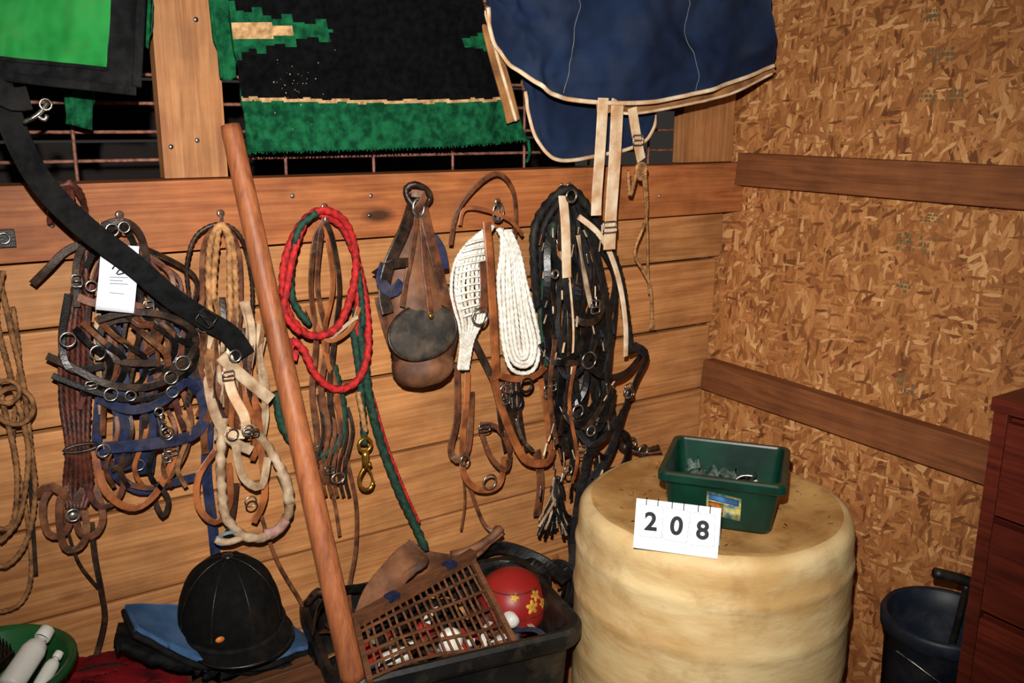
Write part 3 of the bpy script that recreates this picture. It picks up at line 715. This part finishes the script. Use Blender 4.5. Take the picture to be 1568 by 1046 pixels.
b.ring(750,738,12,M_steel,.1,3.5); b.ring(712,705,8,M_steel,.1,3); b.ring(806,590,11,M_blks,.1,5); b.ring(788,615,14,M_blks,.1,6)
b.buckle(742,655,20,12,M_steel,.11); b.buckle(775,610,14,18,M_steel,.12); b.buckle(840,600,16,20,M_steel,.11)
b.strap([(828,580,.09),(838,640,.1),(842,690,.1)],M_leo,10)
for k in range(5):
    x=760+k*8; b.strap([(x,585,.08),(x+5,640,.1),(x+14,690,.08)],random.choice([M_lea,M_led]),7)
b.finish()
# ------------------------------------------------------------------ h) black harness
b=B('black_driving_harness')
rnd=random.Random(3)
for k in range(30):
    f=rnd.random(); x0=824+f*95; xm=832+f*105+rnd.uniform(-18,18); xb=848+f*78+rnd.uniform(-22,22)
    yb=rnd.uniform(560,790)-abs(f-.45)*80; dd=rnd.uniform(.05,.15)
    b.strap([(872+rnd.uniform(-6,6),300,.1),(x0,345+abs(f-.5)*60,dd),(xm+rnd.uniform(-12,8),430,dd+rnd.uniform(-.02,.02)),(xm+rnd.uniform(-16,16),510,dd),((xm+xb)/2+rnd.uniform(-16,16),590,dd+rnd.uniform(-.02,.02)),((xm+xb)/2+rnd.uniform(-12,12),640,dd),(xb,max(yb,660),dd-.01)],rnd.choice([M_blk,M_blks,M_blk,M_led,M_blks]),rnd.uniform(7,14),t=.003,twist=rnd.uniform(-1.3,1.3))
for k in range(9):
    x=rnd.uniform(850,940); y=rnd.uniform(440,700); w_=rnd.uniform(18,42)
    b.strap([(x-w_,y,.13),(x-w_*.3,y+rnd.uniform(14,40),.165),(x+w_*.6,y+rnd.uniform(0,24),.16),(x+w_,y-rnd.uniform(10,40),.13)],rnd.choice([M_blk,M_blks,M_led]),rnd.uniform(8,12),t=.004)
b.rope([(824,470,.12),(818,400,.13),(820,345,.13),(845,305,.12),(875,290,.13),(905,325,.13),(930,372,.13),(948,420,.13),(958,480,.13),(966,540,.12)],M_blk,12)
b.rope([(830,500,.11),(826,420,.12),(832,350,.13),(858,306,.13)],M_blk,10); b.rope([(838,560,.11),(828,480,.12),(838,400,.13),(848,340,.13)],M_grn,8)
b.strap([(862,300,.15),(866,350,.165),(868,425,.17)],M_cream,15,t=.004)
b.px([(872,425,.16),(878,500,.16),(876,560,.16),(870,640,.15)],M_cream,3.5)
b.strap([(886,332,.14),(915,356,.15),(935,390,.15),(950,440,.15),(958,500,.15),(958,545,.14)],M_cream,8,t=.005)
b.strap([(885,360,.14),(895,420,.15),(905,470,.15)],M_tanp,7,t=.004,twist=.6)
b.strap([(905,360,.16),(925,440,.17),(935,520,.17),(925,610,.16),(905,680,.15),(888,760,.14),(878,860,.13),(884,970,.18)],M_blk,15,t=.004,twist=.5)
b.strap([(985,540,.12),(960,570,.15),(930,578,.16),(902,560,.16),(888,535,.15)],M_blks,10,t=.005)
b.strap([(970,530,.13),(990,545,.13),(975,580,.14),(955,630,.14),(935,690,.14),(905,740,.13),(880,800,.12)],M_blk,14,t=.004,twist=.4)
b.strap([(880,740,.13),(915,775,.16),(938,802,.21),(948,812,.23)],M_blk,10,t=.004)
b.strap([(870,790,.1),(876,860,.12),(866,900,.16),(850,950,.22)],M_blks,12,t=.004)
b.strap([(880,820,.1),(888,900,.12),(882,975,.2)],M_blk,10,t=.004)
b.strap([(935,655,.13),(962,672,.13),(955,712,.13),(925,722,.13),(912,705,.13)],M_blks,12,t=.005)
b.strap([(890,620,.14),(905,680,.15),(930,700,.14),(945,650,.14)],M_blks,9)
for k in range(60):
    x=rnd.uniform(828,945); y=rnd.uniform(340,750); dd=rnd.uniform(.15,.175)
    b.px([(x,y,dd),(x+rnd.uniform(-5,5),y+rnd.uniform(6,20),dd+.003)],rnd.choice([M_tanp,M_cream,M_steel,M_lea,M_navy,M_tanp]),rnd.uniform(1.5,3.5))
for k in range(40):
    x=852+rnd.uniform(-4,4); x2=850+rnd.uniform(-26,24)
    b.rope([(x,730,.1),(x+rnd.uniform(-8,8),762,.1+rnd.uniform(-.02,.03)),(x2,795+rnd.uniform(-10,30),.1+rnd.uniform(-.02,.03))],rnd.choice([M_blk,M_blks,M_tanp]),4.5)
for u,v,r_ in [(902,552,13),(962,602,8),(885,630,10),(875,300,9),(850,420,6),(905,660,8),(870,720,8)]: b.ring(u,v,r_,M_steel,.18,3.2)
b.buckle(964,598,14,22,M_steel,.155,.3); b.buckle(890,690,18,14,M_steel,.17); b.buckle(912,470,16,20,M_steel,.185); b.buckle(846,590,14,18,M_steel,.16)
b.strap([(822,690,.06),(828,740,.06),(822,790,.06)],M_lea,14); b.strap([(850,850,.08),(858,900,.09)],M_leo,12)
b.strap([(880,560,.17),(872,620,.17),(884,700,.17),(876,740,.16)],M_leo,6); b.strap([(850,520,.16),(842,600,.16),(852,680,.15)],M_lea,8)
b.finish()
b=B('bit_and_snaps')
b.rope([(955,672,.05),(970,684,.06),(985,690,.06),(1008,684,.06)],M_led,7)
b.ring(985,690,9,M_steel,.08,3.5); b.ring(968,678,8,M_steel,.08,3.5); b.px([(962,688,.08),(985,695,.09),(1012,692,.07)],M_steel,4.5)
b.ell(P(958,684,.02),(.02,.02,.02),M_led)
b.finish()
# ------------------------------------------------------------------ barrel
M_bar=mat('yellowed_poly_barrel',(224,198,146),(196,158,102),5,.55,.35,stretch=(1,1,3.0),spec=.35,bd=.004,detail=10,dirt=(148,104,58),dsc=9,damt=.6)
M_bart=mat('stained_barrel_top',(204,162,100),(160,112,60),7,.6,.5,spec=.25,detail=10,dirt=(122,82,44),dsc=18,damt=.7)
BC=Vector((1.393,-.495,0)); b=B('plastic_drum')
prof=[(.25,0),(.275,.01),(.285,.04),(.291,.2),(.297,.255),(.298,.30),(.300,.45),(.299,.53),(.3005,.546),(.3015,.556),(.2995,.566),(.298,.60),(.2975,.655),(.2988,.668),(.3008,.678),(.2992,.688),(.2965,.698),(.296,.74),(.2955,.762),(.2965,.774),(.2985,.783),(.2968,.792),(.2935,.80),(.2932,.82),(.293,.845),(.291,.860),(.286,.870),(.277,.877),(.268,.879)]
b.lathe(prof,BC,M_bar,n=160,cap=False,wob=.014)
b.lathe([(.268,.879),(.258,.880),(.245,.877),(.22,.874),(.18,.873),(.12,.874),(.115,.876),(.08,.877),(.02,.877),(.001,.877)],BC,M_bart,n=160,cap=False,wob=.014)
for k in range(110):
    a=random.uniform(0,6.28); r_=random.uniform(.05,.26); p=BC+Vector((r_*math.cos(a),r_*math.sin(a),.8785)); q=p+Vector((random.uniform(-.012,.012),random.uniform(-.012,.012),.001))
    b.sweep([p,q],random.choice([M_lea,M_tan,M_led,M_tand]),random.uniform(.0008,.002),smoothpath=False,up=(0,0,1))
b.finish()
# ------------------------------------------------------------------ green box
M_gb=mat('green_box_plastic',(10,54,40),(6,36,27),12,.32,.05,spec=.45)
b=B('green_storage_box'); C0=Vector((1.368,-.547,.881)); e1=Vector((.62,-.785,0)).normalized(); e2=Vector((.785,.62,0)).normalized()
def rrect(hx,hy,r,n=6):
    out=[]
    for cx,cy,a0 in [(hx-r,hy-r,0),(-hx+r,hy-r,90),(-hx+r,-hy+r,180),(hx-r,-hy+r,270)]:
        for k in range(n+1):
            a=math.radians(a0+90*k/n); out.append((cx+r*math.cos(a),cy+r*math.sin(a)))
    return out
def rloft(b,C,e1,e2,levels,m,capb=True,capt=True):
    vs=[];fs=[];n=None
    for hx,hy,r,z in levels:
        pr=rrect(hx,hy,r); n=len(pr); vs+=[C+e1*x+e2*y+Vector((0,0,z)) for x,y in pr]
    for i in range(len(levels)-1):
        for k in range(n):
            k2=(k+1)%n; fs.append((i*n+k,i*n+k2,(i+1)*n+k2,(i+1)*n+k))
    if capb: fs.append(tuple(range(n))[::-1])
    if capt: fs.append(tuple((len(levels)-1)*n+k for k in range(n)))
    b.add(vs,fs,m,False)
rloft(b,C0,e1,e2,[(.100,.092,.02,0),(.103,.095,.02,.006),(.113,.105,.018,.092),(.123,.115,.016,.093),(.126,.118,.016,.097),(.126,.118,.016,.111),(.123,.115,.016,.115),(.114,.106,.015,.115),(.112,.104,.015,.111),(.100,.092,.018,.008),(.098,.090,.018,.005)],M_gb)
M_bag=mat('crumpled_bag',(104,122,112),(22,46,36),45,.28,.6,bd=.006)
G=[[C0+e1*(-.09+.11*i/14)+e2*(-.075+.15*j/14)+Vector((0,0,.058+.034*noise.noise(Vector((i*.45,j*.45,3)))+.026*noise.noise(Vector((i*1.1,j*1.1,8))))) for j in range(15)] for i in range(15)]
b.sheet(G,M_bag,.001)
for k in range(12): b.sweep([C0+e1*random.uniform(-.02,.08)+e2*random.uniform(-.07,.06)+Vector((0,0,random.uniform(.02,.07))) for _ in range(3)],[M_wht,M_led,M_steel,M_grn,M_tan][k%5],.007)
fr=lambda x,z:C0+e1*x-e2*(.0952+.0003+(z-.006)*.1163)+Vector((0,0,z))
def lb(i,j,x0,z0,w_,h_,e):
    x=x0+w_*i; z=z0-h_*j
    return fr(x,z-x*.12)-e2*e
M_lab=mat('printed_label',(214,196,90),(70,110,120),70,.5,0)
b.sheet([[lb(i/4,j/4,-.026,.078,.068,.050,0) for j in range(5)] for i in range(5)],M_lab,-.0008)
b.sheet([[lb(i/4,j/4,-.022,.074,.060,.013,.0010) for j in range(5)] for i in range(5)],mat('label_band',(70,120,170),(40,80,130),50,.5,0),-.0008)
b.sheet([[lb(i/4,j/4,-.022,.058,.03,.022,.0010) for j in range(5)] for i in range(5)],mat('label_photo',(200,90,50),(60,110,50),120,.5,0),-.0008)
b.finish()
# ------------------------------------------------------------------ number stand
def text_into(b,txt,size,org,ex,ez,m):
    cu=bpy.data.curves.new('tx','FONT'); cu.body=txt; cu.size=size; cu.align_x='CENTER'; cu.align_y='CENTER'; cu.extrude=.0003; cu.offset=.0015
    ob=bpy.data.objects.new('tx',cu); SC.collection.objects.link(ob); bpy.context.view_layer.update()
    me=bpy.data.meshes.new_from_object(ob.evaluated_get(bpy.context.evaluated_depsgraph_get()))
    en=ex.cross(ez); vs=[org+ex*v.co.x+ez*v.co.y+en*v.co.z for v in me.vertices]
    b.add(vs,[tuple(p.vertices) for p in me.polygons],m,False)
    bpy.data.objects.remove(ob)
b=B('lot_number_sign')
A=Vector((1.095,-.583,.8815)); ex=Vector((.645,-.763,0)).normalized(); nn=Vector((-.763,-.645,0)).normalized()
A=A-ex*.006
ez=(Vector((0,0,1))-nn*.22).normalized(); en=ex.cross(ez)
if en.dot(nn)<0: en=-en
Rm=Matrix((ex,en,ez)).transposed(); Wd=.160; Hh=.096
M_back=mat('sign_board_white',(224,226,232),(212,214,222),8,.6,0)
b.box(A+ex*Wd/2+ez*Hh/2,(Wd,.0015,Hh),M_back,Rm)
ez2=(Vector((0,0,1))+nn*.35).normalized(); top=A+ex*Wd/2+ez*Hh
Rm2=Matrix((ex,ex.cross(ez2),ez2)).transposed()
b.box(top-ez2*.048,(Wd,.0015,.096),M_back,Rm2)
for k,ch in enumerate('208'):
    cx=.031+.049*k; rt=[.03,-.05,.02][k]; exr=ex*math.cos(rt)+ez*math.sin(rt); ezr=ez*math.cos(rt)-ex*math.sin(rt)
    o=A+ex*cx+ez*(.056-.002*k)+en*.0045
    pr=rrect(.0220,.030,.005,4)
    nP=len(pr); vs=[o+exr*x+ezr*y for x,y in pr]+[o+exr*x+ezr*y-en*.0008 for x,y in pr]
    b.add(vs,[tuple(range(nP)),tuple(range(nP,2*nP))[::-1]]+[(i,(i+1)%nP,(i+1)%nP+nP,i+nP) for i in range(nP)],mat('card_white',(246,248,252),(238,240,246),5,.5,0),False)
    vs=[o-en*.0012+exr*x*1.03+ezr*y*1.02 for x,y in pr]
    b.add(vs,[tuple(range(nP))],mat('card_edge_shade',(150,152,160),(140,142,150),5,.6,0),False)  # grey outline behind the card, edge shading painted as colour
    text_into(b,ch,.048,o+en*.0008-ezr*.002,exr,ezr,M_ink)
    for q in(-.011,.011):
        pc=A+ex*(cx+q)+ez*.092
        b.sweep([pc+en*.006*math.cos(a)+ez*.008*math.sin(a) for a in [j*math.pi/5 for j in range(10)]],M_ink,.0016,closed=True,up=tuple(ex))
b.finish()
# ------------------------------------------------------------------ black bin with odds and ends
b=B('black_storage_tote')
ang=math.radians(-10); f1=Vector((math.cos(ang),math.sin(ang),0)); f2=Vector((-math.sin(ang),math.cos(ang),0)); TC=Vector((.855,-.225,0))
rloft(b,TC,f1,f2,[(.21,.13,.05,0),(.215,.135,.05,.01),(.255,.165,.06,.60),(.272,.182,.06,.605),(.276,.186,.06,.615),(.276,.186,.06,.64),(.27,.18,.06,.648),(.258,.168,.06,.645),(.254,.164,.06,.63),(.235,.15,.05,.40)],M_pl)
for s_ in(-1,1):
    b.sweep([TC+f1*s_*.277+f2*y+Vector((0,0,z)) for y,z in[(-.06,.6),(-.05,.57),(.05,.57),(.06,.6)]],M_pl,.02)
b.finish()
b=B('wooden_grill_rack'); M_slat=wood('slat_wood',(136,88,58),(88,54,34),'x',island=.25,knots=False)
q=[P(545,956,.25),P(722,856,.15),P(788,978,.35),P(566,1042,.39)]
def bl(s,t):
    return q[0].lerp(q[1],s).lerp(q[3].lerp(q[2],s),t)+Vector((0,0,.012*math.sin(s*5)*t))
for k in range(19):
    s_=k/18; m_=bl(s_+.01*math.sin(k*2.3),.5); b.beam(bl(s_,0),m_,.005,.005,M_slat); b.beam(m_,bl(s_,1),.005,.005,M_slat)
for k in range(1,6):
    t_=k/5
    for j in range(4): b.beam(bl(j/4,t_)+Vector((0,0,.005)),bl((j+1)/4,t_)+Vector((0,0,.005)),.006,.005,M_slat)
b.beam(bl(-.03,0)+Vector((0,0,.008)),bl(1.02,0)+Vector((0,0,.008)),.02,.026,M_slat)
b.beam(bl(0,-.03),bl(0,1.02),.012,.016,M_slat); b.beam(bl(1,-.03),bl(1,1.02),.012,.016,M_slat)
for s_ in(.28,.78): b.beam(bl(s_-.04,0)+Vector((0,-.004,.02)),bl(s_+.04,0)+Vector((0,-.004,.02)),.022,.012,M_navy)
b.finish(.001)
b=B('red_flowered_ball'); M_rb=mat('red_ball',(160,38,30),(128,22,22),6,.4,.1,dirt=(96,40,30),dsc=10,damt=.7); M_yel=mat('yellow_paint',(206,158,54),(166,114,36),40,.5,0)
bc=P(784,922,.20); R0=.082
b.ell(bc,(R0,R0,R0),M_rb,n=36,k=24)
for (a,e,s_) in [(.30,.25,.8),(.05,-.05,.9),(.5,-.1,.7),(-.5,.35,.6)]:
    base=Vector((math.sin(a)*math.cos(e),-math.cos(a)*math.cos(e),math.sin(e)+.35)).normalized()
    tv=base.orthogonal().normalized(); tv2=base.cross(tv)
    for j in range(5):
        th=j*2*math.pi/5+a
        dd=(tv*math.cos(th)+tv2*math.sin(th)); dv=(base+dd*.12*s_).normalized(); side=dv.cross(dd).normalized(); dd=side.cross(dv).normalized()
        Rf=Matrix((dd,side,dv)).transposed(); b.ell(bc+dv*R0*.995,(.010*s_,.006*s_,.0016),M_yel,rot=Rf,n=10,k=6)
for k in (0,1): b.sweep([bc+R0*1.004*Vector((math.cos(a)*(1-k*.3),math.sin(a)*(1-k*.3),(.6 if k else 0))).normalized() for a in [j*math.pi/12 for j in range(24)]],M_lerd,.003,closed=True)
b.finish()
b=B('grooming_clutter')
rnd=random.Random(11)
for k in range(110):
    p=TC+f1*rnd.uniform(-.2,.2)+f2*rnd.uniform(-.12,.12)+Vector((0,0,rnd.uniform(.49,.60)))
    ax=Vector((rnd.uniform(-1,1),rnd.uniform(-1,1),rnd.uniform(-.3,.3))).normalized()
    m_=rnd.choice([M_led,M_lea,M_red,M_wht,M_blk,M_tanp,M_navy,M_steel,M_lerd,M_tan,M_whp])
    if k%3==0: b.lathe([(.002,-.03),(.014,-.028),(.016,0),(.014,.028),(.004,.03)],p,m_,axis=ax,n=12)
    else: b.sweep([p-ax*.05,p+Vector((0,0,.015)),p+ax*.05+Vector((rnd.uniform(-.03,.03),rnd.uniform(-.03,.03),0))],m_,rnd.uniform(.010,.02),kind='strap',t=.004,up=(0,0,1))
b.ell(P(690,982,.3),(.026,.026,.03),M_wht)
b.finish()
b=B('leather_saddle_fender')
top_=[(628,826,.06),(655,842,.05),(700,848,.05),(735,836,.05),(762,806,.05)]
bot_=[(542,948,.16),(590,948,.16),(650,900,.14),(715,866,.12),(770,818,.1)]
G=curtain(top_,bot_,40,20,.03,4,21); b.sheet(G,M_tap,.006,back=M_lea)
G=curtain([(540,955,.19),(556,905,.15),(596,852,.11),(628,826,.09)],[(548,958,.2),(590,920,.18),(640,880,.16),(655,850,.12)],20,14,.02,4,5); b.sheet(G,M_tap,.006)
b.px([(690,850,.07),(720,842,.09),(748,826,.1),(768,808,.1)],M_tap,13)
b.px([(470,925,.06),(490,905,.1),(520,935,.12),(500,960,.12)],M_led,12)
b.finish()
b=B('black_halter_coil')
for k in range(7):
    x=rnd.uniform(740,850); b.strap([(x-30,880+rnd.uniform(-20,10),.08),(x,850+rnd.uniform(0,20),.12),(x+30,880,.15),(x+20,930,.2),(x-20,940,.18)],rnd.choice([M_blk,M_blks]),14)
b.strap([(480,965,.3),(488,930,.2),(520,905,.12),(560,900,.1)],M_blks,14); b.strap([(730,850,.05),(770,838,.06),(830,860,.12),(868,890,.2)],M_blks,20,t=.006)
b.finish()
# ------------------------------------------------------------------ bench with helmet etc
b=B('wooden_bench'); M_bn=wood('bench_wood',(110,70,42),(70,42,26),'x',island=.2)
for k in range(3): b.box((.12,-.07-.11*k,.61),(.9,.105,.03),M_bn)
for x in(-.28,.52):
    for y in(-.06,-.3): b.box((x,y,.2975),(.05,.05,.595),M_bn)
b.finish(.003)
b=B('red_horse_blanket'); M_rc=mat('red_cloth',(134,22,30),(76,12,18),14,.85,.4,dirt=(60,30,26),dsc=10,damt=.6,spec=.1)
G=curtain([(60,1030,.03),(150,1010,.03),(250,1002,.03),(360,1005,.03),(480,1002,.03)],[(60,1085,.2),(150,1070,.2),(250,1070,.2),(360,1075,.2),(480,1075,.2)],70,30,.05,12,30,hf=.6)
b.sheet(G,M_rc,.014)
b.px([(110,1034,.1),(170,1020,.09),(240,1028,.1),(330,1040,.12)],M_blk,10)
b.px([(60,1044,.14),(150,1032,.12),(240,1044,.14)],M_rc,12)
b.finish()
b=B('blue_saddle_pad'); M_pad=mat('blue_pad',(70,102,140),(46,72,106),10,.85,.3,dirt=(90,86,80),dsc=10,damt=.55,spec=.1)
G=curtain([(190,936,.05),(235,934,.05),(290,936,.05),(360,943,.05),(420,953,.06),(466,983,.08)],[(205,970,.16),(255,1000,.2),(310,1018,.22),(370,1022,.22),(430,1012,.22),(470,998,.18)],50,24,.02,4,17)
b.sheet(G,M_pad,.014)
b.sweep([G[i][-1] for i in range(0,50,2)]+[G[-1][0]],M_blkc,.014,kind='round')
b.sweep([G[0][j] for j in range(0,24,2)],M_blkc,.012)
G=curtain([(178,965,.05),(250,965,.05),(350,965,.05),(478,985,.08)],[(176,1000,.14),(250,1020,.2),(350,1038,.22),(482,1020,.2)],40,14,.03,6,19)
b.sheet(G,M_blkc,.016)
b.finish()
b=B('riding_helmet'); M_hel=mat('black_velvet',(14,13,12),(7,7,6),60,.85,.3,dirt=(60,46,32),dsc=9,damt=.3,spec=.1)
hc=P(353,940,.14); a_,b_,h_=.097,.110,.125
toc=(Vector((0,CY,hc.z))-hc); toc.z=0; fd=(toc.normalized()+Vector((.35,0,0))).normalized(); sd=Vector((-fd.y,fd.x,0)); upv=Vector((0,0,1))
tilt=Matrix.Rotation(.06,3,sd)
def hp(az,el,sc=1.0):
    return hc+tilt@((fd*math.cos(az)*b_+sd*math.sin(az)*a_)*math.cos(el)*sc+upv*(math.sin(el)*h_*sc))
n=48;vs=[];fs=[];k_=16
for i in range(k_+1):
    el=-.25+(math.pi/2+.25)*i/k_
    for j in range(n): vs.append(hp(2*math.pi*j/n,el))
for i in range(k_):
    for j in range(n):
        j2=(j+1)%n; fs.append((i*n+j,i*n+j2,(i+1)*n+j2,(i+1)*n+j))
b.add(vs,fs,M_hel)
for j in range(4):
    az=j*math.pi/4; b.sweep([hp(az,math.pi*t/16,1.006) for t in range(0,17)],M_blks,.0022,up=tuple(fd))
b.ell(hp(0,math.pi/2,1.02),(.011,.011,.006),M_blks)
b.sweep([hp(2*math.pi*j/32,-.1,1.02) for j in range(32)],M_blkc,.012,closed=True,up=(0,0,1))
G=[]
for i in range(25):
    az=-1.25+2.5*i/24; row=[]
    for j in range(7):
        p=hp(az,-.1,1.0); out=tilt@(fd*math.cos(az)*b_+sd*math.sin(az)*a_).normalized()
        row.append(p+out*(.036*max(.02,math.cos(az*1.2))**.7*j/6)+Vector((0,0,-.006*j/6-.006*(j/6)**2)))
    G.append(row)
b.sheet(G,M_hel,.004); b.sweep([G[i][-1] for i in range(25)],M_blks,.006)
b.ell(hp(-.62,.12,1.02),(.009,.004,.006),mat('orange_badge',(190,110,40),(150,70,30),40,.5,0),n=12,k=8)
b.finish()
# ------------------------------------------------------------------ green tub
b=B('green_grooming_bucket'); M_gt=mat('green_tub',(18,96,46),(10,66,32),10,.4,.1,spec=.5,dirt=(60,60,36),dsc=10,damt=.4)
gc=Vector((.018,-.155,.627)); b.lathe([(.001,.0),(.10,.0),(.105,.01),(.124,.125),(.137,.130),(.139,.14),(.133,.145),(.122,.138),(.1,.012),(.001,.01)],gc,M_gt,cap=False)
b.finish()
def bottle(name,p,q,r=.02,cap=M_whp):
    p=Vector(p); q=Vector(q); h=(q-p).length; b=B(name)
    b.lathe([(.001,0),(r*.9,.001),(r,.006),(r,h*.6),(r*.8,h*.72),(r*.42,h*.78),(r*.42,h*.82)],p,M_whp,axis=q-p,n=28,cap=False)
    b.lathe([(r*.62,h*.82),(r*.66,h*.83),(r*.62,h*.98),(r*.5,h),(.001,h)],p,cap,axis=q-p,n=28,cap=False); b.finish()
bottle('white_grooming_bottle',(.042,-.21,.752),(.118,-.125,.795),.021)
bottle('white_grooming_bottle',(.085,-.215,.738),(.128,-.175,.772),.012)
b=B('dandy_brush'); p0=gc+Vector((-.09,-.01,.10)); p1=gc+Vector((.03,.06,.14)); b.beam(p0,p1,.05,.016,M_led,up=(0,-.5,1))
T=(p1-p0); nrm=Vector((0,-.45,.9)).normalized(); sdv=T.normalized().cross(nrm)
for i in range(18):
    for j in range(6):
        o=p0.lerp(p1,(i+.5)/18)+sdv*(-.02+.04*j/5); b.sweep([o,o+nrm*.03],M_blk,.003,smoothpath=False)
b.finish()
# ------------------------------------------------------------------ right side: dresser and bin
b=B('wooden_dresser'); y0,y1,x0,x1,zt=-1.60,-1.02,1.495,1.765,1.235
b.box(((x0+x1)/2+.01,(y0+y1)/2,zt/2),(x1-x0-.02,y1-y0-.02,zt-.02),M_cab)
b.box(((x0+x1)/2,(y0+y1)/2,zt-.012),(x1-x0+.01,y1-y0+.01,.024),M_cab)
for yy in (y0+.01,y1-.012): b.box((x0+.006,yy,zt/2-.01),(.016,.024,zt-.03),M_cab)
z=zt-.03
while z>.1:
    b.box((x0-.002,(y0+y1)/2,z-.088),(.018,y1-y0-.06,.165),M_cab)
    b.sweep([(x0-.012,(y0+y1)/2-.05,z-.09),(x0-.035,(y0+y1)/2,z-.095),(x0-.012,(y0+y1)/2+.05,z-.09)],M_brass,.008)
    z-=.18
b.finish(.003)
M_bb=mat('dark_blue_plastic',(28,38,52),(16,22,33),12,.5,.1,dirt=(90,76,60),dsc=12,damt=.35)
kc=Vector((1.662,-.888,0)); b=B('blue_trash_bin')
b.lathe([(.001,0),(.08,0),(.085,.01),(.108,.67),(.118,.675),(.120,.70),(.115,.71),(.107,.705),(.100,.66),(.088,.3),(.001,.28)],kc,M_bb,cap=False)
b.sweep([kc+Vector((.126*math.cos(a),.123*math.sin(a),.66-.07*math.sin(a-3.0)**2)) for a in [3.0+k*math.pi/10 for k in range(11)]],M_steel,.004)
b.finish()
b=B('black_tool_handle')
b.sweep([kc+Vector((.05,.03,.40)),kc+Vector((.045,.00,.62)),kc+Vector((.035,-.02,.775))],M_pl,.014)
b.sweep([kc+Vector((-.02,.02,.80)),kc+Vector((.03,-.02,.785)),kc+Vector((.065,-.05,.765))],M_pl,.022)
b.finish()
# ------------------------------------------------------------------ camera and light
cam=bpy.data.cameras.new('camera'); co=bpy.data.objects.new('camera',cam); SC.collection.objects.link(co); SC.camera=co
cam.sensor_width=36; cam.lens=FPX/1568*36; cam.clip_start=.05
right=Vector((DX.x,DY.x,DZ.x)); down=Vector((DX.y,DY.y,DZ.y)); fwd=Vector((DX.z,DY.z,DZ.z))
R=Matrix((right,-down,-fwd)).transposed().to_4x4(); co.matrix_world=Matrix.Translation((0,CY,CZ))@R
li=bpy.data.lights.new('camera_flash','SPOT'); li.energy=255; li.spot_size=math.radians(86); li.spot_blend=1.0; li.shadow_soft_size=.010; li.color=(1.0,.955,.90)
lo=bpy.data.objects.new('camera_flash',li); SC.collection.objects.link(lo)
lo.matrix_world=Matrix.Translation(Vector((0,CY,CZ))-down*.15+right*(-.03))@R
l2=bpy.data.lights.new('ambient_fill','AREA'); l2.energy=3; l2.size=.4; l2.color=(1,.8,.6)  # unseen overhead area lamp, added as weak warm ambient fill
o2=bpy.data.objects.new('ambient_fill',l2); SC.collection.objects.link(o2); o2.location=(.3,-1.6,2.5)
wd=bpy.data.worlds.new('world'); SC.world=wd; wd.use_nodes=True; wd.node_tree.nodes['Background'].inputs[0].default_value=(.9,.8,.7,1); wd.node_tree.nodes['Background'].inputs[1].default_value=.035
SC.view_settings.view_transform='Standard'
